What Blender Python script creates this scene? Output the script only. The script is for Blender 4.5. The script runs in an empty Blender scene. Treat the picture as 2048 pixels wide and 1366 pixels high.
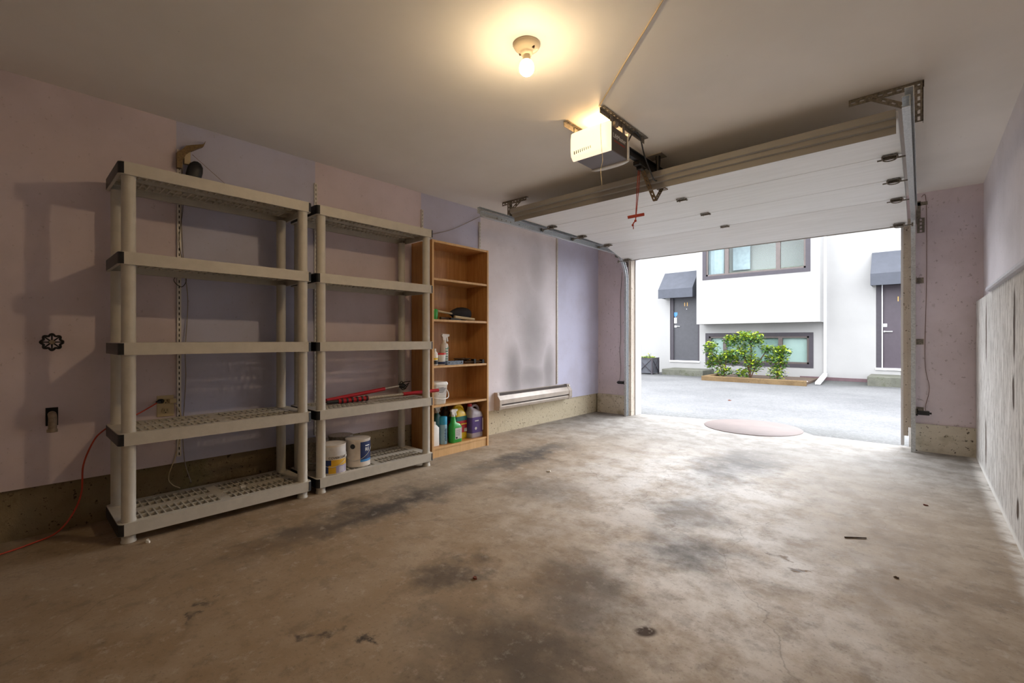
import bpy, math, random
from mathutils import Matrix, Vector
random.seed(7)
sc = bpy.context.scene
COL = sc.collection
PI = math.pi

# ------------------------------------------------------------------ camera, sky, exposure
YAW = math.atan2(818, 910)
cam_d = bpy.data.cameras.new('camera'); cam = bpy.data.objects.new('camera', cam_d); COL.objects.link(cam)
cam.location = (0, 0, 0.98); cam.rotation_euler = (PI/2, 0, YAW)
cam_d.sensor_width = 36; cam_d.lens = 910/2048*36; cam_d.shift_y = -4/2048
cam_d.clip_start = 0.02; cam_d.clip_end = 200
sc.camera = cam
sc.cycles.diffuse_bounces = 9; sc.cycles.max_bounces = 16
vs = sc.view_settings
vs.view_transform = 'Standard'; vs.look = 'None'; vs.gamma = 1; vs.use_curve_mapping = False
vs.exposure = 0.66
SKY = 4.0            # overcast sky radiance
GLOW = 22.0          # extra radiance of a sky lobe added beyond the house to light the garage
BULB = 760           # emission of the LED dome, straight down
LENS = 0.6           # emission of the opener's lamp lens
w = bpy.data.worlds.new('overcast_sky'); sc.world = w; w.use_nodes = True
nt = w.node_tree; nt.nodes.clear()
tc = nt.nodes.new('ShaderNodeTexCoord'); bg = nt.nodes.new('ShaderNodeBackground'); ou = nt.nodes.new('ShaderNodeOutputWorld')
dt = nt.nodes.new('ShaderNodeVectorMath'); dt.operation = 'DOT_PRODUCT'
nm_ = nt.nodes.new('ShaderNodeVectorMath'); nm_.operation = 'NORMALIZE'
nt.links.new(tc.outputs['Generated'], nm_.inputs[0]); nt.links.new(nm_.outputs[0], dt.inputs[0])
LOBE_EL = math.radians(24); LOBE_AZ = math.radians(4)  # aim of the added sky lobe
dt.inputs[1].default_value = (math.sin(LOBE_AZ)*math.cos(LOBE_EL), math.cos(LOBE_AZ)*math.cos(LOBE_EL), math.sin(LOBE_EL))
m1_ = nt.nodes.new('ShaderNodeMath'); m1_.operation = 'MAXIMUM'; m1_.inputs[1].default_value = 0
m2_ = nt.nodes.new('ShaderNodeMath'); m2_.operation = 'POWER'; m2_.inputs[1].default_value = 14
m3_ = nt.nodes.new('ShaderNodeMath'); m3_.operation = 'MULTIPLY_ADD'; m3_.inputs[1].default_value = GLOW; m3_.inputs[2].default_value = SKY
nt.links.new(dt.outputs['Value'], m1_.inputs[0]); nt.links.new(m1_.outputs[0], m2_.inputs[0]); nt.links.new(m2_.outputs[0], m3_.inputs[0])
bg.inputs[0].default_value = (.95, .98, 1.04, 1); nt.links.new(m3_.outputs[0], bg.inputs[1])
nt.links.new(bg.outputs[0], ou.inputs[0])
# daylight portal over the door opening (guides sampling of the sky)
pl = bpy.data.lights.new('daylight_portal', 'AREA'); pl.shape = 'RECTANGLE'; pl.size = 2.7; pl.size_y = 2.0
pl.cycles.is_portal = True
po = bpy.data.objects.new('daylight_portal', pl); COL.objects.link(po)
po.location = (-1.45, 5.62, 1.0); po.rotation_euler = (-PI/2, 0, 0)

# ------------------------------------------------------------------ helpers
def C(r, g, b):
    f = lambda c: (c/255/12.92 if c/255 <= .04045 else ((c/255+.055)/1.055)**2.4)
    return (f(r), f(g), f(b), 1)

class NT:
    """small node-graph writer"""
    def __init__(self, name):
        self.m = bpy.data.materials.new(name); self.m.use_nodes = True
        self.t = self.m.node_tree; self.t.nodes.clear()
        self.out = self.t.nodes.new('ShaderNodeOutputMaterial')
        self.p = self.t.nodes.new('ShaderNodeBsdfPrincipled')
        self.t.links.new(self.p.outputs[0], self.out.inputs[0])
        self.co = self.t.nodes.new('ShaderNodeTexCoord').outputs['Object']
    def link(self, a, b): self.t.links.new(a, b)
    def setin(self, sock, v):
        if hasattr(v, 'is_linked') or isinstance(v, bpy.types.NodeSocket): self.t.links.new(v, sock)
        else: sock.default_value = v
    def math(self, op, a, b=0.0, clamp=False):
        n = self.t.nodes.new('ShaderNodeMath'); n.operation = op; n.use_clamp = clamp
        self.setin(n.inputs[0], a); self.setin(n.inputs[1], b); return n.outputs[0]
    def mix(self, f, a, b, mode='MIX'):
        n = self.t.nodes.new('ShaderNodeMix'); n.data_type = 'RGBA'; n.blend_type = mode
        self.setin(n.inputs[0], f); self.setin(n.inputs[6], a); self.setin(n.inputs[7], b); return n.outputs[2]
    def noise(self, scale, detail=4, rough=.55, vec=None, stretch=None, dist=0):
        v = vec or self.co
        if stretch:
            mp = self.t.nodes.new('ShaderNodeMapping'); mp.inputs['Scale'].default_value = stretch
            self.link(v, mp.inputs[0]); v = mp.outputs[0]
        n = self.t.nodes.new('ShaderNodeTexNoise'); n.inputs['Scale'].default_value = scale
        n.inputs['Detail'].default_value = detail; n.inputs['Roughness'].default_value = rough
        n.inputs['Distortion'].default_value = dist
        self.link(v, n.inputs['Vector']); return n.outputs['Fac']
    def voronoi(self, scale, feature='DISTANCE_TO_EDGE', vec=None):
        n = self.t.nodes.new('ShaderNodeTexVoronoi'); n.feature = feature; n.inputs['Scale'].default_value = scale
        self.link(vec or self.co, n.inputs['Vector']); return n.outputs['Distance']
    def ramp(self, x, lo, hi, a=0.0, b=1.0):
        n = self.t.nodes.new('ShaderNodeMapRange'); n.interpolation_type = 'SMOOTHSTEP'
        self.setin(n.inputs[0], x)
        for i, v in ((1, lo), (2, hi), (3, a), (4, b)): n.inputs[i].default_value = v
        return n.outputs[0]
    def xyz(self, vec=None):
        n = self.t.nodes.new('ShaderNodeSeparateXYZ'); self.link(vec or self.co, n.inputs[0]); return n.outputs
    def blob(self, vec, c, r, rot=0.0, soft=.9):
        """soft elliptical mask, centre c, radii r"""
        mp = self.t.nodes.new('ShaderNodeMapping'); mp.vector_type = 'TEXTURE'
        mp.inputs['Location'].default_value = c; mp.inputs['Rotation'].default_value = (0, 0, rot)
        mp.inputs['Scale'].default_value = r
        self.link(vec, mp.inputs[0])
        ln = self.t.nodes.new('ShaderNodeVectorMath'); ln.operation = 'LENGTH'; self.link(mp.outputs[0], ln.inputs[0])
        return self.ramp(ln.outputs['Value'], 1.0, 1.0-soft, 0, 1)
    def bump(self, h, strength=.2, dist=.01):
        n = self.t.nodes.new('ShaderNodeBump'); n.inputs['Strength'].default_value = strength
        n.inputs['Distance'].default_value = dist; self.link(h, n.inputs['Height'])
        self.link(n.outputs[0], self.p.inputs['Normal'])
    def fin(self, col, rough=.6, metal=0.0, spec=.5):
        self.setin(self.p.inputs['Base Color'], col); self.setin(self.p.inputs['Roughness'], rough)
        self.p.inputs['Metallic'].default_value = metal; self.p.inputs['Specular IOR Level'].default_value = spec
        return self.m

def simple(name, col, rough=.5, metal=0.0, var=.12, scale=12, bump=0.0, spec=.5):
    n = NT(name); f = n.noise(scale, 5)
    dark = tuple(c*(1-var) for c in col[:3])+(1,); lite = tuple(min(1, c*(1+var)) for c in col[:3])+(1,)
    m = n.fin(n.mix(n.ramp(f, .3, .7), dark, lite), rough, metal, spec)
    if bump: n.bump(n.noise(scale*6, 4), bump, .004)
    return m

class MB:
    """collects shapes, then links them as ONE mesh object"""
    def __init__(self): self.v = []; self.f = []; self.s = []; self.mi = []; self.cur = 0
    def add(self, vs_, fs, smooth=False, M=None):
        b = len(self.v)
        for p in vs_:
            p = Vector(p)
            self.v.append(tuple(M @ p) if M is not None else tuple(p))
        for f in fs: self.f.append(tuple(b+i for i in f)); self.s.append(smooth); self.mi.append(self.cur)
        return self
    def box(self, x0, x1, y0, y1, z0, z1, M=None):
        return self.add([(x0,y0,z0),(x1,y0,z0),(x1,y1,z0),(x0,y1,z0),(x0,y0,z1),(x1,y0,z1),(x1,y1,z1),(x0,y1,z1)],
                        [(3,2,1,0),(4,5,6,7),(0,1,5,4),(1,2,6,5),(2,3,7,6),(3,0,4,7)], M=M)
    def hexa(self, p): return self.add(p, [(3,2,1,0),(4,5,6,7),(0,1,5,4),(1,2,6,5),(2,3,7,6),(3,0,4,7)])
    def cyl(self, p0, p1, r0, r1=None, n=20, smooth=True, caps=True, M=None):
        r1 = r0 if r1 is None else r1
        p0 = Vector(p0); p1 = Vector(p1); d = (p1-p0).normalized()
        a = d.orthogonal().normalized(); b = d.cross(a)
        vs_ = []
        for p, r in ((p0, r0), (p1, r1)):
            for i in range(n):
                t = 2*PI*i/n; vs_.append(p+(a*math.cos(t)+b*math.sin(t))*r)
        self.add(vs_, [(i, (i+1) % n, n+(i+1) % n, n+i) for i in range(n)], smooth, M)
        if caps:
            self.add(vs_[:n], [tuple(range(n))[::-1]], False, M); self.add(vs_[n:], [tuple(range(n))], False, M)
        return self
    def lathe(self, prof, c=(0,0,0), n=28, M=None, sx=1.0, sy=1.0):
        """prof: (radius, height) pairs around z at c"""
        vs_ = []; fs = []
        for r, z in prof:
            for i in range(n):
                t = 2*PI*i/n; vs_.append((c[0]+r*math.cos(t)*sx, c[1]+r*math.sin(t)*sy, c[2]+z))
        for k in range(len(prof)-1):
            for i in range(n):
                j = (i+1) % n; fs.append((k*n+i, k*n+j, (k+1)*n+j, (k+1)*n+i))
        self.add(vs_, fs, True, M)
        if prof[0][0] > 1e-5: self.add(vs_[:n], [tuple(range(n))[::-1]], False, M)
        if prof[-1][0] > 1e-5: self.add(vs_[-n:], [tuple(range(n))], False, M)
        return self
    def tube(self, pts, r, n=8, sub=6, M=None):
        P = [Vector(p) for p in pts]; Q = []
        if len(P) > 2 and sub > 1:
            E = [P[0]*2-P[1]]+P+[P[-1]*2-P[-2]]
            for i in range(1, len(E)-2):
                for k in range(sub):
                    t = k/sub; a, b, c, d = E[i-1:i+3]
                    Q.append(.5*((2*b)+(c-a)*t+(2*a-5*b+4*c-d)*t*t+(3*b-a-3*c+d)*t**3))
            Q.append(P[-1])
        else: Q = P
        vs_ = []; fs = []; a = None
        for i, p in enumerate(Q):
            d = (Q[min(i+1, len(Q)-1)]-Q[max(i-1, 0)]).normalized()
            a = d.orthogonal().normalized() if a is None else (a-d*a.dot(d)).normalized()
            b = d.cross(a)
            for k in range(n):
                t = 2*PI*k/n; vs_.append(p+(a*math.cos(t)+b*math.sin(t))*r)
        m = len(Q)
        for i in range(m-1):
            for k in range(n):
                j = (k+1) % n; fs.append((i*n+k, i*n+j, (i+1)*n+j, (i+1)*n+k))
        fs.append(tuple(range(n))[::-1]); fs.append(tuple((m-1)*n+k for k in range(n)))
        return self.add(vs_, fs, True, M)
    def prism(self, poly, a, b, axis='y', M=None, smooth=False):
        """2-D polygon extruded from a to b along axis; poly in the other two axes in order"""
        def P(u, v, h): return {'x': (h, u, v), 'y': (u, h, v), 'z': (u, v, h)}[axis]
        n = len(poly); vs_ = [P(u, v, a) for u, v in poly]+[P(u, v, b) for u, v in poly]
        return self.add(vs_, [tuple(range(n)), tuple(range(2*n-1, n-1, -1))]+[(i, n+i, n+(i+1) % n, (i+1) % n) for i in range(n)], smooth, M)
    def sphere(self, c, r, n=20, m=12, sx=1, sy=1, sz=1, M=None):
        prof = [(max(1e-6, math.sin(PI*i/m)) , -math.cos(PI*i/m)) for i in range(m+1)]
        vs_ = []; fs = []
        for q, z in prof:
            for i in range(n):
                t = 2*PI*i/n; vs_.append((c[0]+r*sx*q*math.cos(t), c[1]+r*sy*q*math.sin(t), c[2]+r*sz*z))
        for k in range(m):
            for i in range(n):
                j = (i+1) % n; fs.append((k*n+i, k*n+j, (k+1)*n+j, (k+1)*n+i))
        return self.add(vs_, fs, True, M)
    def sweep_yz(self, path, prof, x0):
        """closed profile (dx, dn) swept along a path in the y-z plane"""
        n = len(prof); vs_ = []; fs = []
        for i, (y, z) in enumerate(path):
            y0, z0 = path[max(i-1, 0)]; y1, z1 = path[min(i+1, len(path)-1)]
            l = math.hypot(y1-y0, z1-z0); ny, nz = -(z1-z0)/l, (y1-y0)/l
            for dx, dn in prof: vs_.append((x0+dx, y+ny*dn, z+nz*dn))
        for i in range(len(path)-1):
            for k in range(n):
                j = (k+1) % n; fs.append((i*n+k, i*n+j, (i+1)*n+j, (i+1)*n+k))
        fs.append(tuple(range(n))[::-1]); fs.append(tuple((len(path)-1)*n+k for k in range(n)))
        return self.add(vs_, fs)
    def perf(self, L, W, T, n, hl, hw, M):
        """flat bar along local x (0..L), width y, thickness z, pierced by n slots hl x hw"""
        p = L/n; e0 = (W-hw)/2
        self.box(0, L, 0, e0, 0, T, M); self.box(0, L, W-e0, W, 0, T, M)
        g = p-hl
        self.box(0, g/2, e0, W-e0, 0, T, M)
        for i in range(1, n): self.box(i*p-g/2, i*p+g/2, e0, W-e0, 0, T, M)
        return self.box(L-g/2, L, e0, W-e0, 0, T, M)
    def text(self, s, size, M, extrude=.0008, bend=None, align='CENTER'):
        cu = bpy.data.curves.new('lettering', 'FONT'); cu.body = s; cu.size = size; cu.extrude = extrude
        cu.align_x = align; cu.align_y = 'CENTER'; cu.resolution_u = 3
        o = bpy.data.objects.new('lettering', cu); COL.objects.link(o)
        dg = bpy.context.evaluated_depsgraph_get(); me = bpy.data.meshes.new_from_object(o.evaluated_get(dg))
        vs_ = [v.co.copy() for v in me.vertices]; fs = [tuple(p.vertices) for p in me.polygons]
        bpy.data.objects.remove(o); bpy.data.curves.remove(cu); bpy.data.meshes.remove(me)
        if bend:      # wrap round a vertical cylinder of radius bend: local x becomes arc
            vs_ = [Vector((math.sin(v.x/bend)*(bend+v.z), v.y, math.cos(v.x/bend)*(bend+v.z))) for v in vs_]
        return self.add(vs_, fs, False, M)
    def build(self, name, mats, parent=None, loc=(0,0,0), bev=0.0):
        if not isinstance(mats, (list, tuple)): mats = [mats]
        L = Vector(loc)
        if parent is not None:
            L = Vector((0,0,0)); p = parent
            while p is not None: L += p.location; p = p.parent
        me = bpy.data.meshes.new(name)
        me.from_pydata([tuple(Vector(v)-L) for v in self.v], [], self.f)
        for m in mats: me.materials.append(m)
        me.polygons.foreach_set('use_smooth', self.s); me.polygons.foreach_set('material_index', self.mi)
        me.update()
        o = bpy.data.objects.new(name, me); COL.objects.link(o)
        if parent is not None: o.parent = parent
        else: o.location = L
        if bev:
            b = o.modifiers.new('bevel', 'BEVEL'); b.width = bev; b.segments = 2; b.limit_method = 'ANGLE'; b.angle_limit = .6
            b.harden_normals = False
        return o

def thing(name, label, cat, loc=(0,0,0), group=None):
    o = bpy.data.objects.new(name, None); COL.objects.link(o); o.location = loc; o.empty_display_size = .1
    o['label'] = label; o['category'] = cat
    if group: o['group'] = group
    return o
def tag(o, label, cat, group=None, kind=None):
    o['label'] = label; o['category'] = cat
    if group: o['group'] = group
    if kind: o['kind'] = kind
    return o
def struct(o, label, cat):
    o['kind'] = 'structure'; o['label'] = label; o['category'] = cat; return o
def dup_tree(o, parent=None):
    c = o.copy(); COL.objects.link(c)
    if parent is not None: c.parent = parent
    for ch in list(o.children): dup_tree(ch, c)
    return c
def frame(o, x, y, z=None):
    """matrix with origin o and axes x, y (z = x cross y)"""
    x = Vector(x).normalized(); y = Vector(y).normalized(); z = x.cross(y)
    return Matrix(((x.x,y.x,z.x,o[0]),(x.y,y.y,z.y,o[1]),(x.z,y.z,z.z,o[2]),(0,0,0,1)))

# ------------------------------------------------------------------ materials
def mat_floor():
    n = NT('stained_concrete'); co = n.co
    # warped coordinates so the stains have ragged outlines
    nz = n.t.nodes.new('ShaderNodeTexNoise'); nz.inputs['Scale'].default_value = 3.2; nz.inputs['Detail'].default_value = 7
    nz.inputs['Roughness'].default_value = .65; n.link(co, nz.inputs['Vector'])
    vm = n.t.nodes.new('ShaderNodeVectorMath'); vm.operation = 'SUBTRACT'; n.link(nz.outputs['Color'], vm.inputs[0]); vm.inputs[1].default_value = (.5,.5,.5)
    vs2 = n.t.nodes.new('ShaderNodeVectorMath'); vs2.operation = 'MULTIPLY_ADD'; n.link(vm.outputs[0], vs2.inputs[0]); vs2.inputs[1].default_value = (.75,.75,0)
    n.link(co, vs2.inputs[2]); wc = vs2.outputs[0]
    big = n.noise(.9, 5, .6); mid = n.noise(5, 8, .65); fine = n.noise(70, 6, .7); grit = n.noise(320, 3, .7)
    base = n.mix(n.ramp(big, .35, .65), C(132,113,90), C(152,136,116))
    base = n.mix(n.ramp(mid, .38, .68), base, C(166,151,132))
    x, y, z = n.xyz(wc)
    # pale, worn concrete in the middle, with floor sheen painted in
    pale = n.math('ADD', n.blob(wc, (-1.15,3.1,0), (1.2,1.9,1), .1), n.blob(wc, (-.55,1.9,0), (.75,1.0,1), 0))
    pale = n.math('ADD', pale, n.ramp(y, 3.8, 5.4, 0, .05), True)  # faint daylight painted in towards the door
    pale = n.math('MULTIPLY', pale, n.ramp(n.noise(3.6, 9, .72), .36, .6, .25, 1))
    base = n.mix(pale, base, C(212,208,203))
    base = n.mix(n.ramp(y, 3.0, 4.8, 0, .8), base, n.mix(n.ramp(mid, .35, .62), C(118,115,111), C(148,146,142)))  # greyer tone towards the door
    # brown tint near the camera and along the shelves
    brown = n.math('MULTIPLY', n.blob(wc, (-2.3,.6,0), (2.6,1.6,1)), .55)
    base = n.mix(brown, base, C(126,101,72))
    # dark oil and tyre marks
    dk = [((-2.35,1.45,0),(.2,1.0,1),.05,.9),((-2.46,2.9,0),(.2,.9,1),.03,.85),((-1.08,3.75,0),(.33,.9,1),-.1,.75),((-1.0,2.6,0),(.24,.5,1),0,.55),
          ((-.82,2.05,0),(.27,.3,1),.4,.85),((-1.0,1.5,0),(.3,.38,1),.6,.62),((-.92,1.04,0),(.42,.4,1),.2,.75),((-1.46,1.28,0),(.2,.16,1),.5,.8),
          ((-1.54,.757,0),(.06,.045,1),.3,.8),((-1.33,.8,0),(.045,.04,1),0,.95),((-1.94,.42,0),(.05,.03,1),.2,.85),((-1.85,2.3,0),(.35,.3,1),0,.45),
          ((-.45,2.3,0),(.085,.045,1),.3,.7)]
    acc = None
    for c, r, rot, s in dk:
        r = tuple(q*1.15 for q in r[:2])+(40,)
        b = n.math('MULTIPLY', n.blob(wc, c, r, rot), s)
        acc = b if acc is None else n.math('MAXIMUM', acc, b)
    acc = n.math('MULTIPLY', acc, n.ramp(mid, .25, .6, .5, 1))
    base = n.mix(acc, base, C(54,50,48))
    spot = n.blob(co, (-.687,1.435,0), (.05,.036,9), .9, .5)
    spot = n.math('MULTIPLY', spot, n.ramp(n.noise(30, 4), .3, .5))
    base = n.mix(spot, base, C(70,54,38))
    scr = n.math('MULTIPLY', n.blob(wc, (-.43,2.3,0), (.12,.06,9), .2), n.ramp(n.noise(14, 3, .6, stretch=(1,6,1)), .45, .55))
    base = n.mix(scr, base, C(126,101,72))
    # cracks
    cr = n.voronoi(.55, vec=n_warp(n, co, 2.5, .35))
    base = n.mix(n.ramp(cr, .002, .0, 0, .3), base, C(80,68,55))
    # speckle
    base = n.mix(n.ramp(n.noise(11, 7, .7), .5, .66, 0, .3), base, C(86,74,62))
    base = n.mix(n.ramp(n.noise(17, 7, .72), .54, .7, 0, .3), base, C(190,182,170))
    base = n.mix(n.ramp(fine, .54, .7, 0, .4), base, C(78,68,58))
    base = n.mix(n.ramp(grit, .62, .75, 0, .35), base, C(176,168,158))
    edge = n.ramp(n.math('ABSOLUTE', n.math('SUBTRACT', n.xyz(co)[0], .33)), .06, .0, 0, .8)
    base = n.mix(n.math('MULTIPLY', edge, n.ramp(mid, .3, .55)), base, C(225,222,216))
    ro = n.math('ADD', .6, n.math('MULTIPLY', mid, .3))
    n.fin(base, ro, 0, .18)
    n.bump(n.math('ADD', fine, n.math('MULTIPLY', grit, .5)), .12, .004)
    return n.m
def n_warp(n, co, scale, amt):
    nz = n.t.nodes.new('ShaderNodeTexNoise'); nz.inputs['Scale'].default_value = scale; nz.inputs['Detail'].default_value = 5
    n.link(co, nz.inputs['Vector'])
    vm = n.t.nodes.new('ShaderNodeVectorMath'); vm.operation = 'MULTIPLY_ADD'
    n.link(nz.outputs['Color'], vm.inputs[0]); vm.inputs[1].default_value = (amt, amt, amt); n.link(co, vm.inputs[2])
    return vm.outputs[0]

PINK = C(214,200,206); BLUE = C(192,192,214); PALE = C(226,219,223)
def mat_leftwall():
    n = NT('patched_lilac_paint'); x, y, z = n.xyz()
    def step(e): return n.ramp(y, e-.003, e+.003)
    c = n.mix(step(.672), PINK, BLUE); c = n.mix(step(1.5), c, PINK); c = n.mix(step(2.44), c, BLUE)
    c = n.mix(step(3.165), c, PALE); c = n.mix(step(4.437), c, C(200,200,222))
    wob = n.noise(2.2, 5, .6)
    c = n.mix(n.ramp(wob, .35, .7, 0, .22), c, C(150,136,134))
    # soot above the heater: a U that rises into a faint plume
    vec = n_warp(n, n.co, 3, .1)
    s = n.math('MULTIPLY', n.blob(vec, (-3.2,3.72,.66), (9,.26,.5)), .66)
    s = n.math('MAXIMUM', s, n.math('MULTIPLY', n.blob(vec, (-3.2,4.34,.66), (9,.22,.55)), .62))
    s = n.math('MAXIMUM', s, n.math('MULTIPLY', n.blob(vec, (-3.2,4.02,.62), (9,.52,.3)), .62))
    s = n.math('MAXIMUM', s, n.math('MULTIPLY', n.blob(vec, (-3.2,4.04,1.0), (9,.42,1.0)), .52))
    s = n.math('MAXIMUM', s, n.math('MULTIPLY', n.blob(vec, (-3.2,4.12,1.8), (9,.22,.6)), .3))
    c = n.mix(s, c, C(92,88,84))
    sc_ = n.noise(16, 6, .7, stretch=(1,2,3)); c = n.mix(n.ramp(sc_, .66, .74, 0, .35), c, C(110,92,84))
    sp_ = n.noise(50, 3, .6); c = n.mix(n.ramp(sp_, .66, .72, 0, .22), c, C(100,86,78))
    n.fin(c, .55, 0, .3); n.bump(n.noise(220, 3), .06, .002); return n.m
def mat_paint(name, col, dirt=C(110,92,84), amt=.4, rough=.6):
    n = NT(name)
    c = n.mix(n.ramp(n.noise(1.6, 5, .6), .3, .7, 0, .25), col, dirt)
    c = n.mix(n.ramp(n.noise(34, 3, .6), .63, .7, 0, amt), c, C(92,74,62))
    c = n.mix(n.ramp(n.noise(9, 6, .7, stretch=(2,2,.8)), .6, .68, 0, amt*.7), c, dirt)
    n.fin(c, rough, 0, .3); n.bump(n.noise(180, 3), .06, .002); return n.m
def mat_ceiling():
    n = NT('ceiling_paint')
    c = n.mix(n.ramp(n.noise(1.1, 4, .6), .3, .7), C(230,226,219), C(238,234,228))
    c = n.mix(n.ramp(n.noise(40, 2, .5), .76, .82, 0, .4), c, C(120,108,94))
    n.fin(c, .6, 0, .3); n.bump(n.noise(260, 3), .05, .002); return n.m
def mat_concrete(name, a, b, cdark, moss=None, pale_end=None):
    n = NT(name)
    c = n.mix(n.ramp(n.noise(3, 7, .65), .3, .7), a, b)
    c = n.mix(n.ramp(n.noise(24, 5, .6), .62, .72, 0, .7), c, cdark)
    c = n.mix(n.ramp(n.noise(8, 5, .7, stretch=(1,1,.4)), .58, .75, 0, .6), c, cdark)
    if moss: c = n.mix(n.ramp(n.noise(6, 4), .5, .7, 0, .6), c, moss)
    if pale_end:
        x, y, z = n.xyz(n_warp(n, n.co, 2, .8)); g = n.math('MULTIPLY', n.ramp(y, 1.6, 3.6), n.ramp(n.noise(12, 5, .65), .25, .45, .5, 1))  # blends to the paler colour towards the door end
        c = n.mix(g, c, pale_end)
    c = n.mix(n.ramp(n.noise(48, 3, .6), .62, .68, 0, .85), c, C(58,46,34))
    n.fin(c, .85, 0, .2); n.bump(n.noise(40, 8, .7), .6, .01); return n.m
def mat_rightpanel():
    n = NT('weathered_white_panel'); x, y, z = n.xyz()
    g1 = n.noise(9, 8, .7, stretch=(1,7,.45)); g2 = n.noise(22, 6, .7, stretch=(1,4.5,.3)); g3 = n.noise(34, 3, .6, stretch=(1,3,.3))
    c = n.mix(n.ramp(g1, .3, .7), C(182,179,174), C(250,249,246))
    c = n.mix(n.ramp(g2, .5, .66, 0, .75), c, C(128,122,114))
    c = n.mix(n.ramp(n.noise(14, 5, .65, stretch=(1,3,.35)), .54, .64, 0, .6), c, C(140,136,128))
    c = n.mix(n.ramp(g3, .62, .68, 0, .9), c, C(66,58,50))
    c = n.mix(n.ramp(n.noise(5, 6, .7), .64, .72, 0, .5), c, C(120,112,104))
    for yy, zz, h in ((4.6,1.05,.27),(4.62,.28,.22),(3.31,1.08,.23),(3.34,.74,.11),(2.5,.7,.4),(2.2,1.0,.3),(3.2,.2,.06)):
        v = n_warp(n, n.co, 8, .05)
        b = n.blob(v, (.36, yy+.02, zz), (9, .04, h), 0, .4)
        c = n.mix(n.math('MULTIPLY', b, n.ramp(g2, .25, .4)), c, C(70,52,36))
    c = n.mix(n.ramp(z, .05, .02, 0, .9), c, C(235,234,230))
    n.fin(c, .8, 0, .2); n.bump(g2, .5, .008); return n.m
def mat_wood(name, a, b, rough=.35, axis='z'):
    n = NT(name); st = {'z': (14,14,1.2), 'y': (14,1.2,14)}[axis]
    g = n.noise(3, 6, .6, stretch=st, dist=.4)
    c = n.mix(n.ramp(g, .3, .7), a, b); c = n.mix(n.ramp(n.noise(150, 3, .6), .55, .7, 0, .2), c, tuple(q*.6 for q in a[:3])+(1,))
    return n.fin(c, rough, 0, .4)
def mat_asphalt():
    n = NT('wet_grey_asphalt')
    c = n.mix(n.ramp(n.noise(.6, 5, .6), .3, .7), C(90,90,91), C(110,110,110))
    c = n.mix(n.ramp(n.noise(22, 6, .75), .45, .68, 0, .5), c, C(60,60,60))
    c = n.mix(n.ramp(n.noise(26, 5, .75), .55, .7, 0, .45), c, C(150,150,149))
    c = n.mix(n.ramp(n.noise(90, 4, .7), .5, .7, 0, .5), c, C(48,48,48))
    c = n.mix(n.ramp(n.noise(160, 3, .6), .6, .72, 0, .5), c, C(160,160,158))
    x, y, z = n.xyz(n_warp(n, n.co, 2.5, .5))
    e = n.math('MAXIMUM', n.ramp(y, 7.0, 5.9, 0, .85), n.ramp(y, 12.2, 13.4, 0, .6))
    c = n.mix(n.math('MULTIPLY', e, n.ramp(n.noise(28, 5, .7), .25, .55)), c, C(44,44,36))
    n.fin(c, .75, 0, .4); n.bump(n.noise(130, 5, .7), .5, .01); return n.m
def mat_zinc(name='galvanised_steel', a=C(178,183,186), b=C(204,208,210), rough=.38):
    n = NT(name); c = n.mix(n.ramp(n.noise(90, 3, .5), .3, .7), a, b); n.fin(c, rough, .4, .5); return n.m
def mat_glass(name, tint, refl=.3, haze=.5):
    n = NT(name)
    tr = n.t.nodes.new('ShaderNodeBsdfTransparent'); tr.inputs[0].default_value = tint
    gl = n.t.nodes.new('ShaderNodeBsdfGlossy'); gl.inputs['Roughness'].default_value = .02; gl.inputs[0].default_value = (.9,.95,.95,1)
    fr = n.t.nodes.new('ShaderNodeLayerWeight'); fr.inputs[0].default_value = refl
    mx = n.t.nodes.new('ShaderNodeMixShader'); n.link(fr.outputs['Fresnel'], mx.inputs[0]); n.link(tr.outputs[0], mx.inputs[1]); n.link(gl.outputs[0], mx.inputs[2])
    n.link(mx.outputs[0], n.out.inputs[0]); n.t.nodes.remove(n.p); return n.m
def mat_emit_dome(name, col, down, side):
    n = NT(name); g = n.t.nodes.new('ShaderNodeNewGeometry'); z = n.xyz(g.outputs['Normal'])[2]
    st = n.ramp(z, .1, -.9, side, down)
    n.p.inputs['Base Color'].default_value = (.9,.88,.82,1); n.p.inputs['Roughness'].default_value = .4
    n.p.inputs['Emission Color'].default_value = col; n.link(st, n.p.inputs['Emission Strength']); return n.m

M = {}
M['floor'] = mat_floor(); M['leftwall'] = mat_leftwall(); M['ceiling'] = mat_ceiling()
M['lilac'] = mat_paint('lilac_end_wall_paint', C(224,213,220)); M['rightup'] = mat_paint('pale_lilac_paint', C(224,220,226), C(150,144,146), .2)
M['backwall'] = mat_paint('back_wall_paint', C(236,234,230))
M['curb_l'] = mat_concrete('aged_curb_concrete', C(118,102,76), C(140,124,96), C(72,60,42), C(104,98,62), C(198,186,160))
M['curb_f'] = mat_concrete('front_curb_concrete', C(204,196,178), C(222,214,198), C(140,128,108), C(150,140,108))
M['rightpanel'] = mat_rightpanel()
M['ext_white'] = mat_paint('exterior_white_paint', C(222,222,224), C(190,190,190), .15)
M['jambwood'] = mat_concrete('worn_jamb_paint', C(190,178,164), C(204,194,180), C(120,98,72))
M['graytrim'] = simple('grey_trim_paint', C(186,186,196), .45, 0, .08, 8)
M['plastic'] = simple('taupe_shelving_plastic', C(186,180,168), .48, 0, .05, 20, .1)
M['black'] = simple('black_plastic', C(26,26,29), .45, 0, .2, 20)
M['blackmat'] = simple('black_fabric', C(34,31,33), .85, 0, .25, 30, .3)
M['wood'] = mat_wood('maple_laminate', C(176,124,70), C(196,146,90))
M['woodedge'] = mat_wood('maple_edge_band', C(206,164,112), C(218,178,128), .4)
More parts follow.
